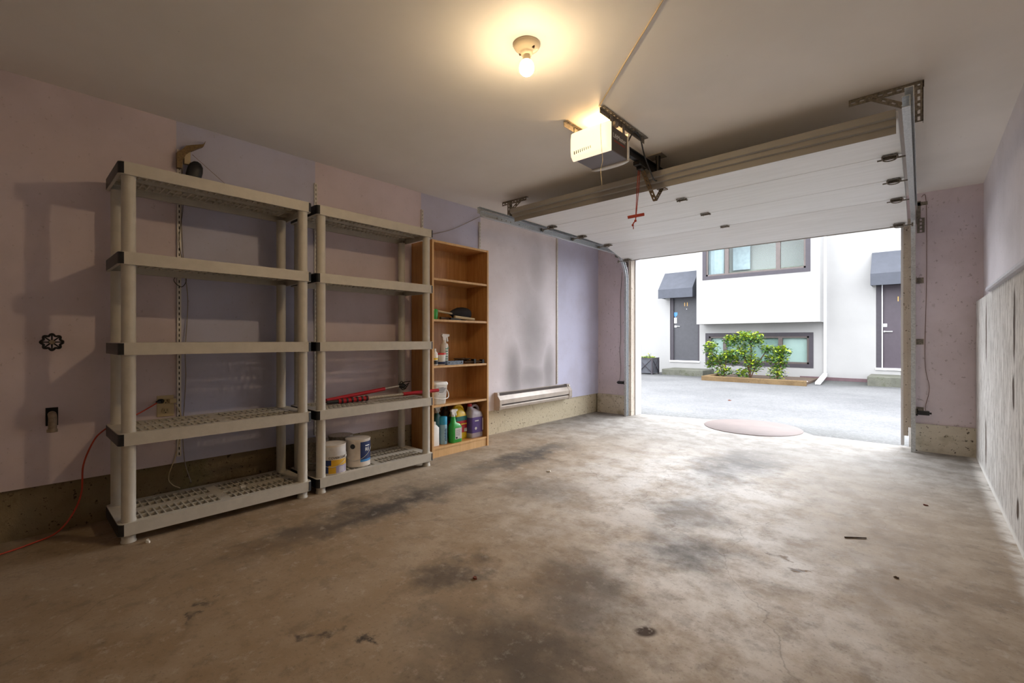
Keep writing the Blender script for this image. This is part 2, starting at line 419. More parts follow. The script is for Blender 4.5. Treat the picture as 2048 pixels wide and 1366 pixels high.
M['zinc'] = mat_zinc(); M['darksteel'] = mat_zinc('tarnished_steel', C(112,106,96), C(150,142,130), .45)
M['perf'] = mat_zinc('perforated_angle_steel', C(104,98,88), C(140,132,120), .5)
M['chrome'] = mat_zinc('bright_wire', C(190,190,188), C(215,215,212), .2)
M['standard'] = simple('off_white_standard_paint', C(208,202,194), .4, .2, .06, 20)
M['slot'] = simple('dark_slot', C(22,19,17), .9)
M['doorpanel'] = None
n_ = NT('white_garage_door_skin')
c_ = n_.mix(n_.ramp(n_.noise(4, 6, .65, stretch=(.5,6,6)), .3, .7), C(232,233,232), C(240,241,241))
c_ = n_.mix(n_.ramp(n_.noise(18, 4, .6, stretch=(.4,5,5)), .66, .78, 0, .3), c_, C(205,204,200)); n_.fin(c_, .45, 0, .4); n_.bump(n_.noise(30, 4, .6, stretch=(.3,6,6)), .05, .002)
M['doorpanel'] = n_.m
M['strut'] = simple('brown_steel_strut', C(152,148,141), .5, .1, .03, 6)
M['opener_dark'] = simple('opener_dark_housing', C(74,62,56), .35, 0, .05)
M['opener_grey'] = simple('opener_grey_underside', C(118,112,116), .5, 0, .05)
M['opener_white'] = simple('opener_white_cap', C(226,224,220), .4, 0, .03)
n_ = NT('lit_lamp_lens'); n_.p.inputs['Base Color'].default_value = C(240,230,205); n_.p.inputs['Roughness'].default_value = .4
n_.p.inputs['Emission Color'].default_value = (1,.84,.6,1); n_.p.inputs['Emission Strength'].default_value = LENS; M['lens'] = n_.m
M['white'] = simple('white_plastic', C(226,224,218), .4, 0, .04); M['whitetext'] = simple('white_lettering', C(230,230,228), .5, 0, .02)
M['redtext'] = simple('red_lettering', C(196,62,48), .5); M['red'] = simple('red_grip', C(176,22,34), .4, 0, .1)
M['cordred'] = simple('red_cord', C(170,60,40), .6); M['orange'] = simple('orange_cord_jacket', C(176,56,30), .5)
M['porcelain'] = simple('porcelain', C(222,206,176), .2, 0, .03); M['bulb'] = mat_emit_dome('lit_bulb', (1,.74,.44,1), BULB, 23)
M['bulbneck'] = simple('bulb_collar', C(228,214,184), .35, 0, .03)
M['brass'] = mat_zinc('aged_brass', C(92,72,46), C(120,96,62), .45)
M['ivory'] = simple('ivory_cover_plate', C(196,178,138), .35, 0, .05); M['socket'] = simple('ivory_socket', C(178,160,122), .4)
M['iron'] = simple('black_cast_iron', C(44,42,40), .45, .5, .3, 60); M['pipe'] = simple('corroded_pipe', C(150,132,112), .6, .3, .25, 40, .2)
M['wire'] = simple('grey_cable', C(150,140,132), .5); M['wiredark'] = simple('dark_cable', C(62,52,48), .6); M['twine'] = simple('thin_string', C(120,92,78), .8)
M['wiretan'] = simple('tan_cable', C(196,178,142), .6)
M['heater'] = simple('beige_heater_enamel', C(176,164,152), .4, .1, .1, 10); M['heaterdark'] = simple('heater_dark_fins', C(70,60,54), .5, .3)
M['asphalt'] = mat_asphalt(); M['manhole'] = simple('brown_cast_cover', C(92,74,67), .7, 0, .1, 5, .25)
M['house'] = simple('white_house_paint', C(150,149,147), .7, 0, .03, 1.5); M['frame'] = simple('dark_grey_trim', C(52,47,53), .6, 0, .08)
M['frame2'] = simple('brown_window_sash', C(82,72,68), .5, 0, .08); M['door'] = simple('charcoal_door_paint', C(62,62,66), .5, 0, .06)
M['doorbrown'] = simple('plum_brown_door_paint', C(62,53,60), .5, 0, .06)
M['awning'] = simple('slate_awning_canvas', C(64,67,75), .75, 0, .08, 6, .2); M['maroon'] = simple('maroon_base_trim', C(92,70,74), .6)
M['gold'] = simple('gold_numeral', C(190,150,80), .35, .6); M['step'] = mat_concrete('mossy_step_concrete', C(86,86,77), C(106,106,96), C(54,56,46), C(70,74,54))
M['timber'] = mat_concrete('weathered_timber', C(96,78,54), C(116,96,68), C(64,48,30)); M['planterbox'] = simple('slate_planter', C(70,72,78), .6)
M['leaf_new'] = simple('yellow_green_leaf', C(150,168,40), .5, 0, .25, 9); M['leaf'] = simple('green_leaf', C(76,116,50), .45, 0, .3, 9); M['leaf_dark'] = simple('dark_leaf', C(44,74,38), .45, 0, .3, 9)
M['bark'] = simple('shrub_bark', C(88,62,44), .8); M['soil'] = simple('bed_soil', C(84,68,56), .95, 0, .3, 30, .5); M['pebble'] = simple('white_pebble', C(210,204,196), .7)
M['blind'] = simple('pale_aqua_blind', C(170,186,182), .8, 0, .05, 3); M['curtain'] = simple('pale_blue_curtain', C(160,170,176), .9)
M['roomwall'] = simple('interior_sage_wall', C(134,138,122), .9, 0, .05, 2); M['sofa'] = simple('grey_sofa', C(120,124,112), .9)
M['glass'] = mat_glass('window_glass', (.92,.95,.94,1), .12)
M['tin'] = mat_zinc('paint_can_tin', C(150,142,130), C(186,178,166), .3); M['lid'] = mat_zinc('paint_can_lid', C(130,120,106), C(170,160,146), .35)
M['canwhite'] = simple('cream_can_label', C(206,196,184), .45); M['navy'] = simple('navy_can_label', C(28,46,92), .4); M['skyblue'] = simple('sky_blue_label', C(60,130,190), .4)
M['yellow'] = simple('yellow_plastic', C(226,190,30), .35); M['gold_label'] = simple('golden_label', C(206,160,40), .4); M['lilaclabel'] = simple('grey_lilac_label', C(150,142,168), .45)
M['bluecap'] = simple('aqua_blue_cap', C(40,150,190), .4); M['canblue'] = simple('pale_blue_can', C(140,180,200), .35); M['green'] = simple('bright_green_plastic', C(50,164,66), .35)
M['label'] = simple('pale_grey_label', C(200,196,192), .5); M['purple'] = simple('purple_label', C(84,62,128), .4); M['jug'] = simple('translucent_grey_jug', C(168,160,170), .35)
M['redcap'] = simple('red_cap', C(200,36,40), .35); M['redlabel'] = simple('red_label', C(180,30,40), .4); M['teal'] = simple('teal_plastic', C(36,104,100), .4); M['greenlabel'] = simple('sage_print', C(120,160,140), .5)
M['bucket'] = simple('bucket_plastic', C(222,220,212), .4); M['blackprint'] = simple('black_print', C(24,24,26), .5); M['bluesteel'] = mat_zinc('blue_grey_steel', C(90,98,108), C(124,132,142), .4)
M['rust'] = simple('rusty_metal', C(86,66,48), .6, .4, .3, 40); M['alu'] = mat_zinc('brushed_aluminium', C(176,164,146), C(200,190,174), .35)
M['leafdry'] = simple('dry_leaf_brown', C(110,58,40), .8); M['stone'] = simple('small_grey_stone', C(92,80,70), .9); M['chip'] = simple('white_chip', C(226,222,214), .7)

# ------------------------------------------------------------------ the room
XL, XR, YE, ZC, YB = -3.268, .384, 5.39, 2.27, -1.3
b = MB(); b.box(-3.6, .7, YB-.2, 5.5, -.12, 0)
b.prism([(-3.6,5.5),(.7,5.5),(.7,5.52),(-.82,5.52),(-.9,5.62),(-1.4,6.09),(-2.0,5.74),(-2.85,5.57),(-3.6,5.56)], -.12, 0, 'z')
struct(b.build('floor', M['floor']), 'stained bare concrete garage floor with dark tyre marks and pale worn patches, sheen painted in', 'floor')
struct(MB().box(-3.6, .7, YB-.2, 5.6, ZC, ZC+.15).build('ceiling', M['ceiling']), 'smooth off-white garage ceiling with two lamps below it', 'ceiling')
struct(MB().box(-3.6, XL, YB-.2, YE, .25, ZC).build('wall_left', M['leftwall']), 'left garage wall with pink and blue lilac paint patches and soot', 'wall')
# concrete footing below the left wall, its top broken behind the second shelving unit
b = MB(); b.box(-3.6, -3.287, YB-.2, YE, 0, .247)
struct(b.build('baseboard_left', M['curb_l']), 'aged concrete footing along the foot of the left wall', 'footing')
b = MB(); b.box(-3.268, -2.80, YE, 5.57, .25, ZC); b.box(-.085, .7, YE, 5.57, .24, ZC); b.box(-2.80, -.085, YE+.02, 5.57, 2.03, ZC)
b.box(-3.6, -3.268, YE, 5.57, .25, ZC)
struct(b.build('wall_front', M['lilac']), 'lilac end wall around the open garage doorway', 'wall')
b = MB(); b.box(-3.27, -2.80, YE-.02, 5.57, 0, .25); b.box(-.05, .34, YE-.025, 5.57, 0, .24); b.box(.34,.7,YE-.02,5.57,0,.24)
struct(b.build('baseboard_front', M['curb_f']), 'pale concrete footing on both sides of the doorway', 'footing')
struct(MB().box(XR, .7, YB-.2, YE, 1.29, ZC).build('wall_right', M['rightup']), 'pale lilac upper part of the right garage wall', 'wall')
struct(MB().box(.34, .7, YB-.2, YE-.01, 0, 1.292).build('wall_right_lower', M['rightpanel']), 'weathered white lower right wall with black streaks and cracks', 'wall')
struct(MB().box(-3.6, .7, YB-.2, YB, 0, ZC).build('wall_back', M['backwall']), 'plain back wall behind the viewer', 'wall')
b = MB(); b.prism([(.384,1.292),(.318,1.292),(.312,1.30),(.316,1.318),(.33,1.322),(.338,1.34),(.36,1.346),(.384,1.346)], YB, 4.29, 'y')
struct(b.build('trim_1', M['graytrim']), 'grey moulded ledge capping the weathered right wall panel', 'trim')
b = MB(); b.box(-2.80, -2.772, YE-.015, 5.47, 0, 2.03); b.box(-2.80, -2.785, YE-.03, YE-.015, 0, 2.0)
struct(b.build('trim_2', M['jambwood']), 'worn timber jamb at the left of the doorway', 'door jamb')
struct(MB().box(-2.82, -2.757, 5.47, 5.63, -.03, 2.05).build('trim_3', M['ext_white'], bev=.004), 'white outer door post left of the opening', 'door jamb')
b = MB(); b.box(-.118, -.083, YE-.01, 5.40, .12, 2.03); b.box(-.085, -.05, YE-.03, 5.40, .2, 2.05)
struct(b.build('trim_4', M['jambwood']), 'peeling timber jamb at the right of the doorway', 'door jamb')
struct(MB().box(-.135, -.112, 5.40, 5.47, .03, 2.05).build('trim_5', M['ext_white']), 'grey-white outer stop at the right of the doorway', 'door jamb')
# outer face of the garage building
b = MB(); b.box(-14, -3.6, 5.35, 5.57, -.1, 3.1); b.box(.7, 10, 5.35, 5.57, -.1, 3.1); b.box(-3.6, .7, 5.57, 5.6, 2.05, 3.1); b.box(-3.6,-2.8,5.57,5.6,-.1,2.05); b.box(-.083,.7,5.57,5.6,-.1,2.05)
struct(b.build('wall_outside', M['ext_white']), 'white outer face of the garage block', 'wall')
b = MB(); b.box(-30, 22, 5.5, 14.2, -.3, -.06)
struct(b.build('ground', M['asphalt']), 'pale grey asphalt lane between the garage and the white house', 'ground')

# ------------------------------------------------------------------ ceiling lamp
bx, by = -1.283, 1.523
t = thing('ceiling_lamp', 'bare glowing bulb in a round porcelain holder on the ceiling', 'lamp', (bx, by, ZC))
b = MB().lathe([(.0585,0),(.0585,-.006),(.054,-.014),(.042,-.024),(.03,-.031),(.026,-.036),(.024,-.046),(.0,-.046)], (bx,by,ZC), 40)
ba = b.build('lamp_holder', M['porcelain'], t)
for q in (-1, 1): MB().cyl((bx+q*.036,by,ZC-.0295),(bx+q*.039,by,ZC-.020),.006,.006,12).build('screw', M['rust'], ba)
MB().lathe([(.0,-.040),(.0145,-.042),(.0155,-.05),(.0175,-.062),(.022,-.074)], (bx,by,ZC), 28).build('bulb_collar', M['bulbneck'], t)
MB().lathe([(.022,-.074),(.0275,-.082),(.031,-.092),(.0322,-.102),(.031,-.112),(.027,-.121),(.020,-.1285),(.010,-.133),(.0001,-.1345)], (bx,by,ZC), 32).build('bulb', M['bulb'], t)

# ------------------------------------------------------------------ plastic shelving units
XF, XBK, SZ = -2.82, -3.225, [.10, .53, .965, 1.40, 1.83]
def make_unit(y0, y1, label):
    t = thing('shelving_unit', label, 'shelving', ((XF+XBK)/2, y0, 0), 'grey plastic shelving units')
    th = .06; rr = .022; xc = (XF+XBK)/2
    for z in SZ:
        b = MB(); w_ = .012
        # rim with rounded corners
        def rim(zz0, zz1, inset, wide):
            def ring(i, r):
                o = []
                for (cx, cy, a0) in ((XF-rr,y0+rr,-PI/2),(XF-rr,y1-rr,0),(XBK+rr,y1-rr,PI/2),(XBK+rr,y0+rr,PI)):
                    for k in range(5):
                        a = a0+k*PI/8; o.append((cx+(r-i)*math.cos(a), cy+(r-i)*math.sin(a)))
                return o
            A = ring(inset, rr); B = ring(inset+wide, rr); n = len(A)
            V = [(x,y,zz0) for x,y in A]+[(x,y,zz1) for x,y in A]+[(x,y,zz1) for x,y in B]+[(x,y,zz0) for x,y in B]
            F = []
            for i in range(n):
                j = (i+1) % n
                F += [(i,j,n+j,n+i),(n+i,n+j,2*n+j,2*n+i),(2*n+i,2*n+j,3*n+j,3*n+i),(3*n+i,3*n+j,j,i)]
            b.add(V, F)
        rim(z-th, z, 0, w_)
        d0, d1 = z-.03, z                       # deck depth
        xa, xb = XBK+w_, XF-w_; ya, yb = y0+w_, y1-w_
        # solid bands along y
        xs = [(xb-.030, xb), (xc-.028, xc+.028), (xa, xa+.030)]
        for p, q in xs: b.box(p, q, ya, yb, z-.008, d1); 
        for x_ in (xb-.030, xc-.028, xc+.028, xa+.030): b.box(x_-.003, x_+.003, ya, yb, d0, z-.008)
        ym = (ya+yb)/2
        for (s0, s1) in ((xc+.028, xb-.030), (xa+.030, xc-.028)):
            b.box(s0, s1, ya, ya+.055, z-.008, d1); b.box(s0, s1, yb-.055, yb, z-.008, d1); b.box(s0, s1, ym-.022, ym+.022, z-.008, d1)
            mid = (s0+s1)/2; b.box(mid-.003, mid+.003, ya+.055, yb-.055, d0, d1)
            for (h0, h1) in ((ya+.055, ym-.022), (ym+.022, yb-.055)):
                for k in range(13):
                    y_ = h0+(h1-h0)*k/12; b.box(s0, s1, y_-.003, y_+.003, d0, d1)
        sh = b.build('shelf', M['plastic'], t)
        for end in (0, 1):
            e = MB(); yy = y0 if end == 0 else y1; sgn = -1 if end == 0 else 1
            pts = []
            for (cx, a0, a1) in ((XF-rr, 0, sgn*PI/2), (XBK+rr, sgn*PI/2, sgn*PI)):
                for k in range(5):
                    a = a0+(a1-a0)*k/4; pts.append((cx+rr*math.cos(a), yy-sgn*rr+rr*math.sin(a)))
            V = []; F = []
            for (x_, y_) in pts:
                dx, dy = x_-(xc), y_-(yy-sgn*rr); 
                o_ = .0012
                nx = 1 if x_ > xc else -1
                V.append((x_+o_*nx*(abs(y_-(yy-sgn*rr)) < rr*.95), y_+sgn*o_, z-th+.002)); V.append((x_+o_*nx*(abs(y_-(yy-sgn*rr)) < rr*.95), y_+sgn*o_, z-.003))
            for k in range(len(pts)-1): F.append((2*k, 2*k+2, 2*k+3, 2*k+1))
            e.add(V, F, True); e.build('end_cap', M['black'], sh)
    for (px, py) in ((XF-.038, y0+.043), (XF-.038, y1-.043), (XBK+.038, y0+.043), (XBK+.038, y1-.043)):
        MB().lathe([(.031,0),(.031,.006),(.028,.010),(.028,.042)], (px,py,0), 20).build('foot', M['plastic'], t)
        for i in range(4):
            zz0, zz1 = SZ[i]-.004, SZ[i+1]-.058
            MB().lathe([(.030,0),(.030,.012),(.0285,.016),(.0285,zz1-zz0-.012),(.030,zz1-zz0)], (px,py,zz0), 24).build('post', M['plastic'], t)
    return t
unit_a = make_unit(.355, 1.275, 'grey plastic five-shelf unit, the left one, its shelves empty')
unit_b = dup_tree(unit_a); unit_b.location.y += .950
unit_b['label'] = 'grey plastic five-shelf unit beside the wooden bookcase, holding paint cans and red poles'

# ------------------------------------------------------------------ bookcase
BX0, BX1, BY0, BY1 = -3.262, -2.98, 2.335, 2.99
t = thing('bookcase', 'tall maple bookcase with six openings holding bottles and tools', 'bookcase', ((BX0+BX1)/2, (BY0+BY1)/2, 0))
for y_ in (BY0, BY1-.018):
    s = MB().box(BX0, BX1-.001, y_, y_+.018, 0, 1.803).build('side_panel', M['wood'], t)
    MB().box(BX1-.001, BX1+.001, y_, y_+.018, 0, 1.803).build('edge_band', M['woodedge'], s)
MB().box(BX0, BX0+.006, BY0+.018, BY1-.018, .03, 1.8).build('back_panel', M['wood'], t)
for z_ in (.085, .435, .762, 1.148, 1.49, 1.803):
    nm = 'top_panel' if z_ > 1.8 else 'shelf'
    s = MB().box(BX0+.006, BX1-.006, BY0+.018, BY1-.018, z_-.018, z_).build(nm, M['wood'], t)
    MB().box(BX1-.006, BX1-.004, BY0+.018, BY1-.018, z_-.018, z_).build('edge_band', M['woodedge'], s)
MB().box(BX1-.022, BX1-.008, BY0+.018, BY1-.018, 0, .067).build('plinth', M['woodedge'], t)

# ------------------------------------------------------------------ things on the bookcase, bottom shelf
def cap_ring(b, c, r, h): b.cyl((c[0],c[1],c[2]), (c[0],c[1],c[2]+h), r, r*.96, 18)
SB = .0855
def rrect(cx, cy, hx, hy, r, n=4):
    o = []
    for sx, sy, a0 in ((1,-1,-PI/2),(1,1,0),(-1,1,PI/2),(-1,-1,PI)):
        for k in range(n+1):
            a = a0+k*PI/2/n; o.append((cx+sx*(hx-r)+r*math.cos(a), cy+sy*(hy-r)+r*math.sin(a)))
    return o
def loft(b, secs):
    """secs: (z, cx, cy, hx, hy, r) rounded rectangles stacked"""
    rings = [[(x,y,s[0]) for x,y in rrect(*s[1:])] for s in secs]; n = len(rings[0])
    V = [p for r in rings for p in r]; F = []
    for i in range(len(rings)-1):
        for k in range(n):
            j = (k+1) % n; F.append((i*n+k, i*n+j, (i+1)*n+j, (i+1)*n+k))
    b.add(V, F, True); b.add(rings[0], [tuple(range(n))[::-1]]); b.add(rings[-1], [tuple(range(n))]); return b

# purple-labelled jug
cx, cy = -3.075, 2.885
t = thing('jug', 'translucent grey jug with purple label and red cap', 'jug', (cx,cy,SB))
b = MB(); loft(b, [(SB,cx,cy,.052,.074,.02),(SB+.008,cx,cy,.056,.078,.022),(SB+.2,cx,cy,.056,.078,.022),(SB+.225,cx,cy,.053,.072,.03),(SB+.25,cx,cy-.015,.04,.045,.03),(SB+.272,cx,cy-.045,.022,.022,.0215),(SB+.285,cx,cy-.045,.018,.018,.0175)])
b.build('jug_body', M['jug'], t)
MB().tube([(cx,cy-.028,SB+.25),(cx,cy-.012,SB+.283),(cx,cy+.03,SB+.283),(cx,cy+.058,SB+.255),(cx,cy+.066,SB+.2)], .0125, 10).build('handle', M['jug'], t)
b = MB(); b.cyl((cx,cy-.045,SB+.282),(cx,cy-.045,SB+.308),.021,.020,20); b.build('cap', M['redcap'], t)
b = MB(); loft(b, [(SB+.045,cx,cy,.0572,.0792,.0232),(SB+.185,cx,cy,.0572,.0792,.0232)])
lb = b.build('label_wrap', M['purple'], t)
MB().box(cx+.0570,cx+.0582,cy-.032,cy+.014,SB+.148,SB+.158).build('print', M['label'], lb); MB().box(cx+.0500,cx+.0560,cy+.060,cy+.0735,SB+.06,SB+.17).build('side_print', M['label'], lb)
MB().cyl((cx+.0570,cy-.02,SB+.085),(cx+.0583,cy-.02,SB+.085),.013,.013,16).build('round_print', M['label'], lb)
# yellow jug
cx, cy = -3.12, 2.735
t = thing('jug', 'yellow jug with red and dark label behind the green sprayer', 'jug', (cx,cy,SB))
b = MB(); loft(b, [(SB,cx,cy,.05,.068,.02),(SB+.008,cx,cy,.054,.073,.022),(SB+.2,cx,cy,.054,.073,.022),(SB+.235,cx,cy,.05,.062,.03),(SB+.262,cx,cy-.005,.036,.048,.03),(SB+.285,cx,cy-.02,.02,.034,.018)])
b.build('jug_body', M['yellow'], t)
MB().tube([(cx+.004,cy-.045,SB+.25),(cx+.004,cy-.03,SB+.292),(cx+.004,cy+.015,SB+.296),(cx+.004,cy+.05,SB+.265),(cx+.004,cy+.062,SB+.21)], .014, 10).build('handle', M['yellow'], t)
b = MB(); loft(b, [(SB+.06,cx,cy,.0552,.0742,.0232),(SB+.205,cx,cy,.0552,.0742,.0232)]); lb = b.build('label_wrap', M['redlabel'], t)
b = MB(); loft(b, [(SB+.165,cx,cy,.0562,.0752,.0235),(SB+.205,cx,cy,.0562,.0752,.0235)]); b.build('label_band', M['teal'], lb)
MB().box(cx+.0555,cx+.0565,cy+.03,cy+.062,SB+.065,SB+.095).build('barcode', M['label'], lb); MB().box(cx+.0555,cx+.0565,cy-.01,cy+.06,SB+.13,SB+.14).build('print', M['yellow'], lb)
# green sprayer
def trigger(b, c, d=1, s=1.0):
    """trigger spray head on a neck at c, nozzle towards d*y"""
    x, y, z = c
    b.prism([(y-d*.016*s,z),(y+d*.012*s,z),(y+d*.014*s,z+.02*s),(y+d*.045*s,z+.03*s),(y+d*.046*s,z+.045*s),(y-d*.02*s,z+.048*s),(y-d*.028*s,z+.035*s),(y-d*.018*s,z+.02*s)], x-.010*s, x+.010*s, 'x')
    b.prism([(y+d*.018*s,z+.028*s),(y+d*.030*s,z+.028*s),(y+d*.038*s,z-.008*s),(y+d*.030*s,z-.012*s)], x-.006*s, x+.006*s, 'x')
cx, cy = -3.03, 2.625
t = thing('spray_bottle', 'bright green spray bottle with pale label on the bottom bookcase shelf', 'spray bottle', (cx,cy,SB))
b = MB(); loft(b, [(SB,cx,cy,.03,.058,.02),(SB+.006,cx,cy,.034,.062,.024),(SB+.13,cx,cy,.034,.062,.024),(SB+.155,cx,cy-.006,.032,.05,.024),(SB+.172,cx,cy-.02,.022,.026,.02),(SB+.225,cx,cy-.022,.017,.017,.0165)])
b.build('bottle_body', M['green'], t)
b = MB(); b.cyl((cx,cy-.022,SB+.224),(cx,cy-.022,SB+.242),.018,.017,18); trigger(b, (cx,cy-.022,SB+.240), 1); b.build('spray_head', M['white'], t)
b = MB(); b.box(cx+.0335,cx+.0348,cy-.026,cy+.048,SB+.03,SB+.125); lb = b.build('label_sticker', M['label'], t)
b = MB(); [b.box(cx+.0347,cx+.0353,cy-.02,cy+.03,SB+.06+i*.008,SB+.062+i*.008) for i in range(7)]; b.box(cx+.0347,cx+.0353,cy-.02,cy,SB+.034,SB+.05); b.build('print', M['blackprint'], lb)
# aerosol can
cx, cy = -3.05, 2.51
t = thing('aerosol_can', 'pale blue aerosol can with aqua cap left of the green sprayer', 'can', (cx,cy,SB))
b = MB().lathe([(.031,0),(.033,.004),(.033,.155),(.031,.165),(.027,.172)], (cx,cy,SB), 24); cb = b.build('can_body', M['canblue'], t)
MB().lathe([(.033,0),(.033,.06),(.030,.066),(.001,.067)], (cx,cy,SB+.168), 24).build('cap', M['bluecap'], t)
b2 = MB(); [b2.box(cx+.0315,cx+.0337,cy-.006-.004*(i % 2),cy+.008,SB+.03+i*.012,SB+.037+i*.012) for i in range(9)]; b2.build('print', M['navy'], cb)
# teal sprayer behind
cx, cy = -3.175, 2.54
t = thing('spray_bottle', 'dark teal sprayer with white head behind the aerosol can', 'spray bottle', (cx,cy,SB))
b = MB(); loft(b, [(SB,cx,cy,.036,.05,.02),(SB+.2,cx,cy,.036,.05,.022),(SB+.235,cx,cy,.02,.022,.018),(SB+.25,cx,cy,.016,.016,.0155)]); b.build('bottle_body', M['teal'], t)
b = MB(); b.cyl((cx,cy,SB+.248),(cx,cy,SB+.268),.018,.017,16); trigger(b, (cx,cy,SB+.262), 1, .9); b.build('spray_head', M['white'], t)
# white container, half hidden behind the post
cx, cy = -3.06, 2.415
t = thing('bottle', 'plain white bottle at the left end of the bottom bookcase shelf', 'bottle', (cx,cy,SB))
b = MB(); loft(b, [(SB,cx,cy,.035,.04,.018),(SB+.15,cx,cy,.035,.04,.02),(SB+.175,cx,cy,.018,.02,.016),(SB+.18,cx,cy,.016,.016,.0155)]); b.build('bottle_body', M['white'], t)
MB().cyl((cx,cy,SB+.179),(cx,cy,SB+.2),.018,.017,16).build('cap', M['white'], t)
# dark bottle peeping out behind the yellow jug
cx, cy = -3.205, 2.66
t = thing('bottle', 'dark bottle with brown cap standing behind the yellow jug', 'bottle', (cx,cy,SB))
b = MB(); loft(b, [(SB,cx,cy,.034,.034,.02),(SB+.24,cx,cy,.034,.034,.02),(SB+.265,cx,cy,.017,.017,.0165)]); b.build('bottle_body', M['rust'], t)
MB().cyl((cx,cy,SB+.263),(cx,cy,SB+.295),.02,.019,16).build('cap', M['black'], t)

# bucket on the next shelf
SB2 = .4355; cx, cy = -3.06, 2.44
t = thing('bucket', 'square white plastic bucket with lid and wire handle', 'bucket', (cx,cy,SB2))
b = MB(); loft(b, [(SB2,cx,cy,.058,.062,.025),(SB2+.006,cx,cy,.062,.066,.025),(SB2+.165,cx,cy,.072,.076,.028)]); bb = b.build('bucket_body', M['bucket'], t)
b = MB(); loft(b, [(SB2+.16,cx,cy,.077,.081,.03),(SB2+.175,cx,cy,.078,.082,.03),(SB2+.178,cx,cy,.074,.078,.028),(SB2+.186,cx,cy,.072,.076,.028)]); b.build('lid', M['bucket'], t)
MB().tube([(cx-.02,cy+.079,SB2+.15),(cx+.02,cy+.11,SB2+.1),(cx+.06,cy+.085,SB2+.055),(cx+.085,cy+.02,SB2+.045),(cx+.085,cy-.03,SB2+.05),(cx+.06,cy-.085,SB2+.07),(cx-.02,cy-.08,SB2+.15)], .004, 8).build('handle', M['white'], t)
b = MB(); b.box(cx+.0695,cx+.0722,cy-.03,cy+.055,SB2+.085,SB2+.15); lb = b.build('label_sticker', M['label'], bb)
b = MB(); [b.box(cx+.0715,cx+.0728,cy-.025,cy+.02+(i*37 % 30)*.001,SB2+.098+i*.008,SB2+.1015+i*.008) for i in range(6)]
b.build('label_print', M['blackprint'], bb)

# third shelf
SB3 = .7625
cx, cy = -3.13, 2.585
t = thing('spray_bottle', 'tall white spray bottle with green print beside the red-lidded tub', 'spray bottle', (cx,cy,SB3))
b = MB().lathe([(.034,0),(.037,.005),(.037,.165),(.034,.178),(.02,.186),(.016,.196)], (cx,cy,SB3), 24); cb = b.build('bottle_body', M['white'], t)
b = MB(); b.cyl((cx,cy,SB3+.194),(cx,cy,SB3+.215),.018,.017,18); trigger(b, (cx,cy,SB3+.212), 1, 1.15); b.build('spray_head', M['white'], t)
b = MB(); [b.box(cx+.034,cx+.0375,cy-.012,cy+.012,SB3+.02+i*.022,SB3+.032+i*.022) for i in range(6)]; b.cyl((cx+.03,cy+.02,SB3+.145),(cx+.0335,cy+.0225,SB3+.145),.01,.01,12); b.build('print', M['greenlabel'], cb)
cx, cy = -3.06, 2.49
t = thing('tub', 'small white tub with red lid on the third bookcase shelf', 'tub', (cx,cy,SB3))
cb = MB().lathe([(.036,0),(.038,.004),(.043,.09)], (cx,cy,SB3), 28).build('tub_body', M['white'], t)
MB().lathe([(.046,0),(.046,.012),(.043,.014),(.0001,.014)], (cx,cy,SB3+.088), 28).build('lid', M['redcap'], t)
MB().lathe([(.0386,0),(.0398,.03)], (cx,cy,SB3+.008), 28).build('label_band', M['navy'], cb)
cx, cy = -3.04, 2.405
t = thing('bottle', 'small white bottle with yellow and black label by the tub', 'bottle', (cx,cy,SB3))
cb = MB().lathe([(.028,0),(.03,.004),(.03,.1),(.02,.115),(.014,.12)], (cx,cy,SB3), 22).build('bottle_body', M['white'], t)
MB().cyl((cx,cy,SB3+.119),(cx,cy,SB3+.14),.016,.015,16).build('cap', M['white'], t)
b = MB(); b.lathe([(.0303,0),(.0303,.03)], (cx,cy,SB3+.012), 22); b.build('label_band', M['blackprint'], cb); MB().lathe([(.0304,0),(.0304,.015)], (cx,cy,SB3+.048), 22).build('label_stripe', M['yellow'], cb)
t = thing('metal_tray', 'blue-grey steel tray lying at the front of the third shelf', 'tray', (-3.015,2.60,SB3))
b = MB(); b.box(-3.04,-2.995,2.51,2.69,SB3,SB3+.003); b.box(-2.998,-2.995,2.51,2.69,SB3+.003,SB3+.032); b.box(-3.04,-3.037,2.51,2.69,SB3+.003,SB3+.032); b.build('tray_body', M['bluesteel'], t)
for q in (2.53, 2.67): MB().cyl((-2.9955,q,SB3+.018),(-2.992,q,SB3+.018),.006,.006,12).build('rivet', M['blackprint'], t)
pts = []
for i in range(70):
    a = i*.62; r = .04+.028*math.sin(i*1.7); pts.append((-3.11+r*.8*math.cos(a), 2.78+r*1.3*math.sin(a), SB3+.012+.032*abs(math.sin(i*.41))))
tag(MB().tube(pts, .0045, 6, 3).build('rope', M['rust'], loc=(-3.11,2.78,SB3)), 'tangled dark brown cord coiled at the back of the third shelf', 'rope')
t = thing('pipe_clamp', 'rusty metal clamp lying at the right end of the third shelf', 'clamp', (-3.03,2.87,SB3))
b = MB(); b.cyl((-3.06,2.76,SB3+.014),(-3.01,2.94,SB3+.014),.010,.010,14); b.build('clamp_bar', M['rust'], t)
MB().box(-3.035,-2.995,2.925,2.95,SB3,SB3+.034).build('clamp_jaw', M['iron'], t); MB().box(-3.06,-3.02,2.845,2.868,SB3,SB3+.04).build('clamp_jaw', M['iron'], t)

